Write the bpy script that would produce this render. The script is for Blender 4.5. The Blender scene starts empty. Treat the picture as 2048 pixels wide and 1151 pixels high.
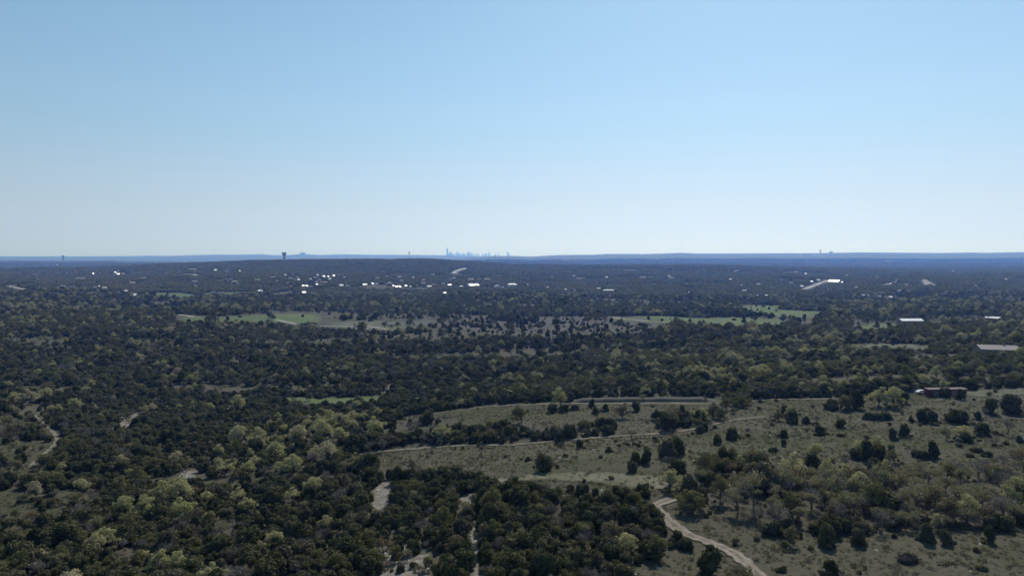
import bpy, math, random
import numpy as np

# ------------------------------------------------------------------ camera, world, sun, exposure
SC = bpy.context.scene
COL = SC.collection
FPX, CX, CY, HY = 2048*24/36, 1024.0, 575.5, 502.0      # focal length and eye level in photograph pixels
ZC = 100.0                                              # height of the drone
PITCH = math.atan((CY-HY)/FPX)
cd = bpy.data.cameras.new('camera'); cam = bpy.data.objects.new('camera', cd); COL.objects.link(cam)
cd.lens, cd.sensor_width, cd.clip_start, cd.clip_end = 24, 36, 1.0, 120000
cam.location = (0, 0, ZC); cam.rotation_euler = (math.pi/2-PITCH, 0, 0)
SC.camera = cam

SUN_EL, SUN_AZ = math.radians(43), math.radians(19)     # azimuth to the right of the view direction
W = bpy.data.worlds.new('World'); SC.world = W; W.use_nodes = True
nt = W.node_tree; nt.nodes.clear()
sky = nt.nodes.new('ShaderNodeTexSky'); sky.sky_type = 'NISHITA'; sky.sun_disc = False
sky.sun_elevation, sky.sun_rotation = SUN_EL, SUN_AZ
sky.altitude, sky.air_density, sky.dust_density, sky.ozone_density = 300, 1.0, 0.3, 6.0
bg = nt.nodes.new('ShaderNodeBackground'); bg.inputs['Strength'].default_value = 0.15
wo = nt.nodes.new('ShaderNodeOutputWorld')
# the haze of the day: the sky pales towards the horizon instead of yellowing
geo = nt.nodes.new('ShaderNodeTexCoord'); sx_ = nt.nodes.new('ShaderNodeSeparateXYZ'); nt.links.new(geo.outputs['Generated'], sx_.inputs[0])
cr = nt.nodes.new('ShaderNodeValToRGB'); cr.color_ramp.interpolation = 'LINEAR'; el = cr.color_ramp.elements
RAMP = [(0.000, (0.727, 0.899, 1.320)), (0.012, (0.765, 0.897, 1.272)), (0.030, (0.851, 0.883, 1.126)), (0.060, (1.020, 0.929, 0.968)), (0.100, (1.204, 1.031, 0.948)), (0.150, (1.316, 1.178, 0.976)), (0.200, (1.431, 1.296, 1.045)), (0.260, (1.474, 1.380, 1.102)), (0.320, (1.485, 1.448, 1.131)), (0.400, (1.485, 1.448, 1.131))]
while len(el) < len(RAMP): el.new(.5)
for i_, (p_, c_) in enumerate(RAMP): el[i_].position = p_; el[i_].color = (c_[0]/2, c_[1]/2, c_[2]/2, 1)
nt.links.new(sx_.outputs[2], cr.inputs[0])
ml = nt.nodes.new('ShaderNodeMix'); ml.data_type = 'RGBA'; ml.blend_type = 'MULTIPLY'; ml.inputs['Factor'].default_value = 1
nt.links.new(sky.outputs[0], ml.inputs[6]); nt.links.new(cr.outputs[0], ml.inputs[7])
nt.links.new(ml.outputs[2], bg.inputs[0]); nt.links.new(bg.outputs[0], wo.inputs[0])
sl = bpy.data.lights.new('sun', 'SUN'); sl.energy = 3.2; sl.angle = math.radians(0.53); sl.color = (1, 0.96, 0.90)
so = bpy.data.objects.new('sun', sl); COL.objects.link(so); so.location = (0, 0, 400)
so.rotation_euler = (math.pi/2-SUN_EL, 0, math.pi-SUN_AZ)
VS = SC.view_settings
VS.view_transform, VS.look, VS.exposure, VS.gamma, VS.use_curve_mapping = 'Standard', 'None', 0.4, 1.0, False
SC.render.engine = 'CYCLES'
cy = SC.cycles
cy.max_bounces, cy.diffuse_bounces, cy.glossy_bounces, cy.transmission_bounces, cy.volume_bounces, cy.transparent_max_bounces = 6, 2, 2, 3, 4, 8
cy.use_denoising = True
try: cy.denoiser = 'OPENIMAGEDENOISE'
except Exception: pass

rng = np.random.default_rng(7); random.seed(7)

# ------------------------------------------------------------------ small helpers
def tag(o, label=None, cat=None, group=None, kind=None):
    if label: o['label'] = label
    if cat: o['category'] = cat
    if group: o['group'] = group
    if kind: o['kind'] = kind
    return o
def link(name, data, parent=None, mat=None):
    o = bpy.data.objects.new(name, data); COL.objects.link(o)
    if parent is not None: o.parent = parent
    if mat is not None and len(data.materials) == 0: data.materials.append(mat)
    return o
def empty(name, loc, rz=0.0, sc=1.0):
    o = bpy.data.objects.new(name, None); COL.objects.link(o)
    o.empty_display_size = 0.5; o.location = loc; o.rotation_euler = (0, 0, rz); o.scale = (sc,)*3 if np.isscalar(sc) else sc
    return o
def mesh_np(name, V, F, mats=(), mi=None, smooth=False):
    """V (n,3); F an (m,k) array or a list of such arrays."""
    me = bpy.data.meshes.new(name)
    Fs = F if isinstance(F, list) else [F]
    Fs = [np.asarray(f, dtype=np.int32) for f in Fs if len(f)]
    loops = np.concatenate([f.ravel() for f in Fs])
    tot = np.concatenate([np.full(len(f), f.shape[1], np.int32) for f in Fs])
    start = np.concatenate([[0], np.cumsum(tot)[:-1]]).astype(np.int32)
    me.vertices.add(len(V)); me.vertices.foreach_set('co', np.asarray(V, np.float32).ravel())
    me.loops.add(len(loops)); me.loops.foreach_set('vertex_index', loops)
    me.polygons.add(len(tot)); me.polygons.foreach_set('loop_start', start)
    for m in mats: me.materials.append(m)
    if mi is not None: me.polygons.foreach_set('material_index', np.asarray(mi, np.int32))
    me.polygons.foreach_set('use_smooth', np.full(len(tot), smooth))
    me.update(calc_edges=True); me.validate()
    return me
def fattr(me, name, arr):
    a = me.attributes.new(name, 'FLOAT', 'POINT'); a.data.foreach_set('value', np.asarray(arr, np.float32))
class MB:
    """collects boxes, tubes and faces for one mesh"""
    def __init__(s): s.v, s.f = [], []
    def add(s, V, F):
        n = len(s.v); s.v += [tuple(p) for p in V]; s.f += [tuple(i+n for i in q) for q in F]; return s
    def box(s, x0, x1, y0, y1, z0, z1):
        return s.add([(x0,y0,z0),(x1,y0,z0),(x1,y1,z0),(x0,y1,z0),(x0,y0,z1),(x1,y0,z1),(x1,y1,z1),(x0,y1,z1)],
                     [(0,3,2,1),(4,5,6,7),(0,1,5,4),(1,2,6,5),(2,3,7,6),(3,0,4,7)])
    def lathe(s, prof, n=20, cx=0, cy_=0):
        V = [(cx+r*math.cos(2*math.pi*k/n), cy_+r*math.sin(2*math.pi*k/n), z) for r, z in prof for k in range(n)]
        F = [(i*n+k, i*n+(k+1)%n, (i+1)*n+(k+1)%n, (i+1)*n+k) for i in range(len(prof)-1) for k in range(n)]
        F += [tuple(range(n-1, -1, -1)), tuple((len(prof)-1)*n+k for k in range(n))]
        return s.add(V, F)
    def tube(s, p, q, r0, r1, n=6):
        p, q = np.array(p, float), np.array(q, float); d = q-p; d /= np.linalg.norm(d)+1e-9
        a = np.cross(d, (0, 0, 1) if abs(d[2]) < .9 else (1, 0, 0)); a /= np.linalg.norm(a); b = np.cross(d, a)
        V = [tuple(c+r*(a*math.cos(2*math.pi*k/n)+b*math.sin(2*math.pi*k/n))) for c, r in ((p, r0), (q, r1)) for k in range(n)]
        return s.add(V, [(k, (k+1) % n, n+(k+1) % n, n+k) for k in range(n)]+[tuple(range(n-1, -1, -1)), tuple(range(n, 2*n))])
    def mesh(s, name, mat, smooth=False):
        me = bpy.data.meshes.new(name); me.from_pydata(s.v, [], s.f); me.materials.append(mat)
        if smooth: me.polygons.foreach_set('use_smooth', [True]*len(me.polygons))
        me.update(); return me
    def part(s, name, mat, parent=None, smooth=False): return link(name, s.mesh(name, mat, smooth), parent)

def lat(ix, iy, seed):
    h = (ix.astype(np.int64)*374761393 + iy.astype(np.int64)*668265263 + seed*974634777) & 0x7fffffff
    h = ((h ^ (h >> 13))*1274126177) & 0x7fffffff
    return ((h ^ (h >> 16)) & 0xffff)/65535.0*2-1
def vnoise(x, y, seed):
    x, y = np.asarray(x, float), np.asarray(y, float)
    ix, iy = np.floor(x), np.floor(y); fx, fy = x-ix, y-iy
    fx, fy = fx*fx*(3-2*fx), fy*fy*(3-2*fy)
    a, b, c, d = lat(ix, iy, seed), lat(ix+1, iy, seed), lat(ix, iy+1, seed), lat(ix+1, iy+1, seed)
    return (a*(1-fx)+b*fx)*(1-fy)+(c*(1-fx)+d*fx)*fy
def sstep(a, b, x):
    t = np.clip((x-a)/(b-a), 0, 1); return t*t*(3-2*t)

# ------------------------------------------------------------------ terrain
TY = np.array([60, 130, 165, 195, 235, 285, 330, 400, 520, 680, 880, 1200, 1600, 2100, 3000, 5000, 9000, 14000, 20000, 30000.])
TU = np.array([-.75, -.56, -.375, -.19, 0, .19, .375, .56, .75])
TZ = np.array([
 [-64,-63,-62,-61,-59.5,-59,-58,-57.5,-57],
 [-67,-66,-65,-63,-60,-60,-60,-59,-58],
 [-70,-70,-70,-67,-61,-60,-60,-60,-59],
 [-71,-72,-73,-70,-61.5,-59.5,-60.5,-60,-59],
 [-72,-75,-77,-73,-67,-64.5,-62,-61,-59.5],
 [-74,-79,-80,-74,-68,-65,-62.5,-60.5,-59],
 [-78,-83,-84,-79,-71,-67,-63.5,-60,-58],
 [-84,-88,-90,-87,-81,-76,-70,-64,-60],
 [-88,-90,-90,-88,-85,-82,-77,-70,-65],
 [-88,-89,-89,-88,-86,-84,-82,-77,-73],
 [-89,-90,-91,-91,-90,-89,-88,-86,-84],
 [-93,-94,-95,-96,-97,-96,-95,-94,-92],
 [-91,-93,-95,-97,-99,-99,-98,-96,-93],
 [-84,-87,-91,-93,-97,-101,-100,-96,-92],
 [-98,-99,-100,-100,-104,-106,-105,-104,-102],
 [-132]*9, [-150]*9, [-200]*9, [-270]*9, [-370]*9])
_ly = np.linspace(math.log(60), math.log(30000), 260); _us = np.linspace(-.75, .75, 49)
_t = np.array([np.interp(_ly, np.log(TY), TZ[:, j]) for j in range(9)]).T
_t = np.array([np.interp(_us, TU, r) for r in _t])
def _blur(a, k, ax):
    w = np.exp(-np.linspace(-2, 2, 2*k+1)**2/2*1.5); w /= w.sum()
    p = np.pad(a, [(k, k) if i == ax else (0, 0) for i in range(2)], mode='edge')
    return np.apply_along_axis(lambda r: np.convolve(r, w, 'valid'), ax, p)
_t = _blur(_blur(_t, 3, 0), 3, 1)
# ridge crests as rows of the picture: (pixel x, pixel y)
R1 = [(-300,540),(0,537),(130,536),(200,534),(300,528),(400,525),(512,520),(640,518),(850,517),(900,519),(1024,528),(1160,530),(1290,530),(1440,530),(1536,534),(1792,540),(2048,543),(2400,543)]
R2 = [(-300,522),(0,523),(128,524),(220,523),(300,530),(512,522),(640,526),(860,526),(950,521),(1020,521),(1130,524),(1220,540),(1536,560),(1792,560),(2048,560),(2400,560)]
R3 = [(-300,512),(0,512),(150,512),(256,511.5),(300,510.5),(340,511),(390,509.5),(430,508.5),(480,508.5),(520,507.5),(545,509.5),(568,509.8),(605,507.5),(640,509.2),(690,507.8),(740,508.8),(780,508.7),(850,509.3),(905,510),(960,512),(990,511),(1024,511.2),(1064,512.5),(1100,510),(1130,509),(1190,508.5),(1210,507),(1290,507),(1330,506),(1362,504.5),(1390,506),(1440,506),(1520,505.7),(1640,505.3),(1720,503.8),(1800,504.4),(1880,505),(1945,504),(1960,504.8),(2048,503.2),(2400,503.5)]
R3A = [q for q in R3 if q[0] <= 1064]+[(1130, 515), (1250, 530), (1400, 560), (2400, 560)]            # the far hills on the left
R3B = [(-400, 560), (820, 545), (890, 525), (940, 514), (990, 511.2)]+[q for q in R3 if q[0] > 1000]   # the nearer long ridge on the right
def _ridge(tab, u):
    a = np.array(tab); return np.interp(u*FPX+CX, a[:, 0], a[:, 1])
def Zf(x, y):
    x, y = np.asarray(x, float), np.asarray(y, float)
    yy = np.maximum(y, 60.0); u = x/yy
    uc = np.clip(u, -.7499, .7499)
    a = (np.log(np.minimum(yy, 29999))-_ly[0])/(_ly[1]-_ly[0]); b = (uc+.75)/(_us[1]-_us[0])
    i, j = np.clip(a.astype(int), 0, 258), np.clip(b.astype(int), 0, 47); fa, fb = a-i, b-j
    z = (_t[i, j]*(1-fb)+_t[i, j+1]*fb)*(1-fa)+(_t[i+1, j]*(1-fb)+_t[i+1, j+1]*fb)*fa
    z = z+.45*vnoise(x/23, y/23, 1)+.9*vnoise(x/67, y/67, 2)*sstep(100, 250, yy)
    z = z+6.0*vnoise(x/230, y/230, 3)*sstep(350, 1000, yy)+9*vnoise(x/760, y/760, 4)*sstep(800, 2400, yy)
    z = z+14*vnoise(x/2600, y/2600, 5)*sstep(4000, 8000, yy)
    for tab, yr, wn, wf, tree in ((R1, 3400., 800., 900., 7.), (R2, 7400., 1500., 1500., 7.), (R3A, 19000., 5500., 4000., 5.), (R3B, 12000., 4300., 3500., 5.)):
        zr = -(_ridge(tab, u)-HY)/FPX*yr-tree
        k = np.where(yy < yr, np.exp(-((yy-yr)/wn)**2), np.exp(-((yy-yr)/wf)**2))
        z = np.where(zr > z, z+(zr-z)*k, z)
    return z+ZC
AP = -80.0                                            # apex of the ground fan, behind the drone
GR = np.geomspace(40, 30300, 540)
GA = np.radians(np.concatenate([np.linspace(-180, -66, 40, endpoint=False), np.linspace(-66, 66, 430), np.linspace(66, 180, 41)[1:]]))
_gx = np.sin(GA)[None, :]*GR[:, None]; _gy = np.cos(GA)[None, :]*GR[:, None]+AP
GZ = Zf(_gx, _gy); _lgr = np.log(GR)
def Z(x, y):
    """height of the built ground sheet"""
    x, y = np.atleast_1d(np.asarray(x, float)), np.atleast_1d(np.asarray(y, float))
    r = np.log(np.clip(np.hypot(x, y-AP), 40.01, 30200)); th = np.arctan2(x, y-AP)
    a = (r-_lgr[0])/(_lgr[1]-_lgr[0]); i = np.clip(a.astype(int), 0, len(GR)-2); fa = a-i
    fa = (np.exp(r)-GR[i])/(GR[i+1]-GR[i])
    j = np.clip(np.searchsorted(GA, th, 'right')-1, 0, len(GA)-2); fb = (th-GA[j])/(GA[j+1]-GA[j])
    return (GZ[i, j]*(1-fb)+GZ[i, j+1]*fb)*(1-fa)+(GZ[i+1, j]*(1-fb)+GZ[i+1, j+1]*fb)*fa
cp, sp = math.cos(PITCH), math.sin(PITCH)
def ray(px, py):
    a, b = (px-CX)/FPX, -(py-CY)/FPX
    d = np.array([a, cp+b*sp, -sp+b*cp]); return d/d[1]
_steps = np.geomspace(70, 30000, 2600)
def at(px, py):
    """where the sight line through a photograph pixel meets the ground"""
    d = ray(px, py); X, Y, Zr = d[0]*_steps, _steps, ZC+d[2]*_steps
    under = np.nonzero(Zr < Z(X, Y))[0]
    i = under[0] if len(under) else len(_steps)-1
    lo, hi = _steps[max(i-1, 0)], _steps[i]
    for _ in range(20):
        m = (lo+hi)/2
        if ZC+d[2]*m < Z(d[0]*m, m)[0]: hi = m
        else: lo = m
    return np.array([d[0]*hi, hi, Z(d[0]*hi, hi)[0]])
def proj(x, y, z):
    dz = z-ZC; dep = y*cp-dz*sp; v = y*sp+dz*cp
    dep = np.maximum(dep, 1e-3)
    return CX+FPX*x/dep, CY-FPX*v/dep, dep

# ------------------------------------------------------------------ materials
def new_mat(name):
    m = bpy.data.materials.new(name); m.use_nodes = True
    n = m.node_tree.nodes; b = n['Principled BSDF']; return m, m.node_tree, b
def N(t, typ, **kw):
    n = t.nodes.new(typ)
    for k, v in kw.items(): setattr(n, k, v)
    return n
def noise(t, vec, scale, detail=3, rough=.55):
    n = N(t, 'ShaderNodeTexNoise'); n.inputs['Scale'].default_value = scale; n.inputs['Detail'].default_value = detail
    n.inputs['Roughness'].default_value = rough; t.links.new(vec, n.inputs['Vector']); return n.outputs['Fac']
def rmp(t, fac, lo, hi):
    n = N(t, 'ShaderNodeMapRange'); n.interpolation_type = 'SMOOTHSTEP'
    n.inputs['From Min'].default_value, n.inputs['From Max'].default_value = lo, hi
    t.links.new(fac, n.inputs['Value']); return n.outputs['Result']
def mixc(t, fac, a, b):
    n = N(t, 'ShaderNodeMix', data_type='RGBA')
    for s, v in ((n.inputs['Factor'], fac), (n.inputs[6], a), (n.inputs[7], b)):
        if isinstance(v, bpy.types.NodeSocket): t.links.new(v, s)
        else: s.default_value = v if np.isscalar(v) else (*v, 1)
    return n.outputs[2]
def mth(t, op, a, b=None):
    n = N(t, 'ShaderNodeMath', operation=op)
    for s, v in zip(n.inputs, (a, b)):
        if v is None: continue
        if isinstance(v, bpy.types.NodeSocket): t.links.new(v, s)
        else: s.default_value = v
    return n.outputs[0]
def attr(t, name, typ='GEOMETRY'):
    n = N(t, 'ShaderNodeAttribute', attribute_name=name, attribute_type=typ); return n.outputs['Fac']
def pos(t): return N(t, 'ShaderNodeNewGeometry').outputs['Position']

def ground_colour(t, p):
    """dry hill-country grass: grey tan thatch, olive green patches, pale stony soil"""
    mp = N(t, 'ShaderNodeMapping'); mp.inputs['Scale'].default_value = (.55, 1.35, 1); mp.inputs['Rotation'].default_value = (0, 0, .2); t.links.new(p, mp.inputs[0]); q = mp.outputs[0]
    big = noise(t, q, .016, 5, .6); mid = noise(t, q, .10, 6, .7); fine = noise(t, p, .8, 6, .75); wear = noise(t, q, .045, 5, .65)
    c = mixc(t, rmp(t, big, .40, .60), (.086, .078, .052), (.056, .060, .026))
    c = mixc(t, mth(t, 'MULTIPLY', rmp(t, wear, .50, .68), .8), c, (.088, .074, .060))
    c = mixc(t, mth(t, 'MULTIPLY', rmp(t, mid, .46, .68), .8), c, (.106, .096, .068))
    c = mixc(t, mth(t, 'MULTIPLY', rmp(t, fine, .46, .66), .85), c, (.045, .047, .028))
    st = noise(t, p, .42, 7, .8)
    c = mixc(t, mth(t, 'MULTIPLY', rmp(t, st, .60, .68), .5), c, (.21, .20, .16))
    return c
def ground_bump(t, p, b, strength=.6):
    bm = N(t, 'ShaderNodeBump'); bm.inputs['Strength'].default_value = strength; bm.inputs['Distance'].default_value = .7
    t.links.new(noise(t, p, 1.1, 6, .7), bm.inputs['Height']); t.links.new(bm.outputs[0], b.inputs['Normal'])
    b.inputs['Roughness'].default_value = 1.0; b.inputs['Specular IOR Level'].default_value = .1
M = {}
m, t, b = new_mat('dry_grass_ground'); p = pos(t)
c = ground_colour(t, p)
litter = mixc(t, noise(t, p, .25, 5, .7), (.045, .042, .028), (.105, .092, .068))
c = mixc(t, attr(t, 'wood'), c, litter)
can = mixc(t, rmp(t, noise(t, p, .012, 6, .75), .38, .62), (.050, .060, .034), (.115, .112, .070))
c = mixc(t, attr(t, 'canopy'), c, can)
t.links.new(c, b.inputs['Base Color']); ground_bump(t, p, b); M['ground'] = m
def sheet_mat(name, ca, cb, sc, edge_w=.45, stones=0, es=.35):
    m, t, b = new_mat(name); p = pos(t)
    g = ground_colour(t, p)
    c = mixc(t, rmp(t, noise(t, p, sc, 5, .65), .36, .64), ca, cb)
    if stones:
        c = mixc(t, mth(t, 'MULTIPLY', rmp(t, noise(t, p, .55, 6, .8), .52, .66), stones), c, (.085, .082, .060))
    if 'track' in name or 'road' in name:
        gm_ = mth(t, 'MULTIPLY', mth(t, 'SUBTRACT', 1.0, attr(t, 'rut')), rmp(t, noise(t, p, .5, 5, .75), .36, .58))
        c = mixc(t, mth(t, 'MULTIPLY', gm_, .8), c, (.105, .100, .062))
    e = mth(t, 'ADD', attr(t, 'edge'), mth(t, 'MULTIPLY', mth(t, 'SUBTRACT', noise(t, p, es, 5, .7), .5), 1.9))
    c = mixc(t, rmp(t, e, .15, .15+edge_w), g, c)
    t.links.new(c, b.inputs['Base Color']); ground_bump(t, p, b, .4); return m
M['field'] = sheet_mat('green_pasture', (.075, .108, .036), (.108, .130, .055), .03, .6, .35, .045)
M['brownfield'] = sheet_mat('brown_winter_meadow', (.062, .054, .045), (.088, .080, .062), .05, .6, .3, .045)
M['greygrass'] = sheet_mat('grey_green_grass', (.085, .092, .055), (.120, .120, .080), .06, .6, .3, .12)
M['grasstrack'] = sheet_mat('grassy_track', (.135, .122, .092), (.195, .175, .138), .35, .5, .4)
M['track'] = sheet_mat('caliche_track', (.195, .162, .132), (.275, .232, .192), .4, .3)
M['rock'] = sheet_mat('limestone_clearing', (.135, .122, .100), (.215, .195, .165), .5, .6, 1.0)
M['knollgrass'] = sheet_mat('pale_knoll_grass', (.120, .116, .072), (.165, .152, .108), .12, .6, .2, .2)
M['road'] = sheet_mat('pale_road', (.36, .34, .31), (.44, .42, .38), .1, .2)

def leaf_mat(name, ca, cb, trans, tcol, dry=None):
    m = bpy.data.materials.new(name); m.use_nodes = True; t = m.node_tree; t.nodes.clear()
    oi = N(t, 'ShaderNodeObjectInfo'); r = oi.outputs['Random']
    wn = N(t, 'ShaderNodeTexWhiteNoise', noise_dimensions='1D'); t.links.new(mth(t, 'MULTIPLY', r, 77.7), wn.inputs['W'])
    c = mixc(t, r, ca, cb)
    if dry is not None: c = mixc(t, mth(t, 'MULTIPLY', rmp(t, wn.outputs['Value'], .72, .98), .85), c, dry)
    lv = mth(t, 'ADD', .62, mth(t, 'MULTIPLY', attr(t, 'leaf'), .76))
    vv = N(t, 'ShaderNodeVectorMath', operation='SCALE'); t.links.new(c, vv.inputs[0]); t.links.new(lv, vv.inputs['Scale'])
    d = N(t, 'ShaderNodeBsdfDiffuse'); t.links.new(vv.outputs[0], d.inputs['Color'])
    tr = N(t, 'ShaderNodeBsdfTranslucent')
    tc = mixc(t, .5, vv.outputs[0], tcol); t.links.new(tc, tr.inputs['Color'])
    mx = N(t, 'ShaderNodeMixShader'); mx.inputs[0].default_value = trans
    o = N(t, 'ShaderNodeOutputMaterial')
    t.links.new(d.outputs[0], mx.inputs[1]); t.links.new(tr.outputs[0], mx.inputs[2])
    gl = N(t, 'ShaderNodeBsdfGlossy'); gl.inputs['Roughness'].default_value = .7; gl.inputs['Color'].default_value = (.9, .9, .85, 1)
    m2 = N(t, 'ShaderNodeMixShader'); m2.inputs[0].default_value = .012 if trans > 0 else .0
    t.links.new(mx.outputs[0], m2.inputs[1]); t.links.new(gl.outputs[0], m2.inputs[2]); t.links.new(m2.outputs[0], o.inputs[0])
    return m
M['juniper'] = leaf_mat('juniper_foliage', (.060, .063, .023), (.104, .098, .043), .24, (.10, .11, .03), (.125, .105, .070))
M['bright'] = leaf_mat('spring_oak_foliage', (.340, .340, .150), (.420, .370, .205), .36, (.42, .42, .16), (.40, .33, .25))
M['olive'] = leaf_mat('olive_oak_foliage', (.120, .124, .046), (.195, .170, .080), .34, (.15, .16, .05), (.185, .140, .095))
M['newleaf'] = leaf_mat('new_oak_leaves', (.260, .262, .095), (.320, .265, .125), .4, (.28, .28, .09), (.30, .20, .12))
M['tan'] = leaf_mat('dull_spring_foliage', (.20, .195, .105), (.25, .20, .15), .3, (.2, .2, .08))
M['twig'] = leaf_mat('bare_twigs', (.215, .195, .165), (.275, .240, .200), .0, (.1, .1, .1), (.16, .11, .08))
def plain(name, col, rough=.6, metal=0.0, var=.25, sc=.6, spec=.5):
    m, t, b = new_mat(name); p = pos(t)
    oi = N(t, 'ShaderNodeTexCoord').outputs['Object']
    c = mixc(t, noise(t, oi, sc, 5, .65), tuple(v*(1-var) for v in col), tuple(min(1, v*(1+var)) for v in col))
    t.links.new(c, b.inputs['Base Color']); b.inputs['Roughness'].default_value = rough; b.inputs['Metallic'].default_value = metal
    b.inputs['Specular IOR Level'].default_value = spec
    return m
M['bark'] = plain('bark', (.115, .102, .086), .95, 0, .35, 3, .1)
M['tuft'] = leaf_mat('grass_tuft', (.130, .116, .076), (.102, .104, .056), .45, (.3, .28, .16), (.24, .21, .155))
M['weed'] = leaf_mat('meadow_weeds', (.075, .082, .038), (.115, .098, .066), .25, (.12, .12, .05), (.13, .10, .085))
M['banksoil'] = plain('grey_bank_soil', (.075, .070, .058), .95, 0, .35, .25, .1)
M['stone'] = plain('limestone', (.36, .335, .29), .9, 0, .35, 1.2, .2)
M['brush'] = plain('dead_brush', (.055, .048, .042), .95, 0, .4, 1, .1)
M['rustroof'] = plain('rusted_flat_roof', (.19, .15, .13), .9, 0, .25, .5, .1)
M['lodgeroof'] = plain('weathered_roof', (.24, .215, .20), .8, 0, .22, .25, .2)
M['metalroof'] = plain('galvanised_roof', (.42, .42, .42), .55, .5, .08, .2)
M['whiteroof'] = plain('white_metal_roof', (.46, .46, .45), .6, .0, .06, .2)
M['barnroof'] = plain('bright_barn_roof', (.72, .71, .70), .6, 0, .05, .2)
M['greyroof'] = plain('grey_shingle_roof', (.33, .325, .32), .7, 0, .2, .4)
M['tanroof'] = plain('tan_roof', (.42, .36, .30), .7, 0, .2, .4)
M['redroof'] = plain('red_brown_roof', (.36, .22, .19), .7, 0, .2, .4)
M['blueroof'] = plain('blue_grey_roof', (.26, .30, .36), .6, .2, .15, .4)
M['stucco'] = plain('pale_wall', (.52, .48, .42), .85, 0, .12, .3)
M['brickwall'] = plain('brown_wall', (.22, .165, .13), .85, 0, .2, .4)
M['whitewall'] = plain('white_wall', (.70, .69, .66), .7, 0, .06, .3)
M['glass'] = plain('dark_window_glass', (.03, .035, .04), .12, 0, .1, .2)
M['redsteel'] = plain('rusty_red_steel', (.135, .036, .03), .7, .0, .35, .8)
M['concrete'] = plain('concrete', (.40, .39, .37), .85, 0, .1, .05)
M['tank'] = plain('tank_paint', (.40, .45, .48), .5, 0, .06, .05)
M['steel'] = plain('mast_steel', (.20, .20, .21), .6, .4, .1, .1)
M['tower'] = plain('tower_glass', (.62, .62, .61), .6, .0, .12, .01)
M['carpaint'] = plain('white_car_paint', (.75, .75, .75), .25, 0, .03, .3)
M['rubber'] = plain('tyre_rubber', (.02, .02, .02), .9, 0, .1, 1)

# ------------------------------------------------------------------ land cover, drawn over the picture
def inside(poly, X, Y):
    P = np.array(poly, float); r = np.zeros(np.shape(X), bool); j = len(P)-1
    for i in range(len(P)):
        (xi, yi), (xj, yj) = P[i], P[j]
        with np.errstate(divide='ignore', invalid='ignore'):
            k = ((yi > Y) != (yj > Y)) & (X < (xj-xi)*(Y-yi)/(yj-yi+1e-12)+xi)
        r ^= k; j = i
    return r
# cover: density 0..1, shares of (juniper, olive, bright, bare, shrub)
COVER = {'mid': (.92, (.52, .21, .04, .14, .09, 0)), 'wood': (.96, (.765, .055, .022, .112, .046, 0)), 'thin': (.62, (.60, .14, .05, .11, .10, 0)), 'far': (.93, (.26, .46, .10, .09, .09, 0)),
         'olive': (.95, (.24, .44, .10, .07, .15, 0)), 'meadow': (.068, (.05, .02, .005, .03, .02, .875)), 'field': (.012, (.6, .4, 0, 0, 0, 0)), 'bare': (.035, (.1, 0, 0, .1, .1, .7)),
         'scrub': (.34, (.26, .10, .04, .16, .08, .36)), 'grove': (.64, (.04, .05, .05, .26, .56, .04)), 'brightw': (.94, (.66, .08, .17, .05, .04, 0)),
         'knoll': (.10, (.06, .12, .03, .20, .17, .42)), 'rocky': (.46, (.22, .03, .03, .34, .10, .28)), 'brown': (.14, (.62, .26, 0, .12, 0, 0)), 'hedge': (.9, (.75, .25, 0, 0, 0, 0))}
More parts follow.
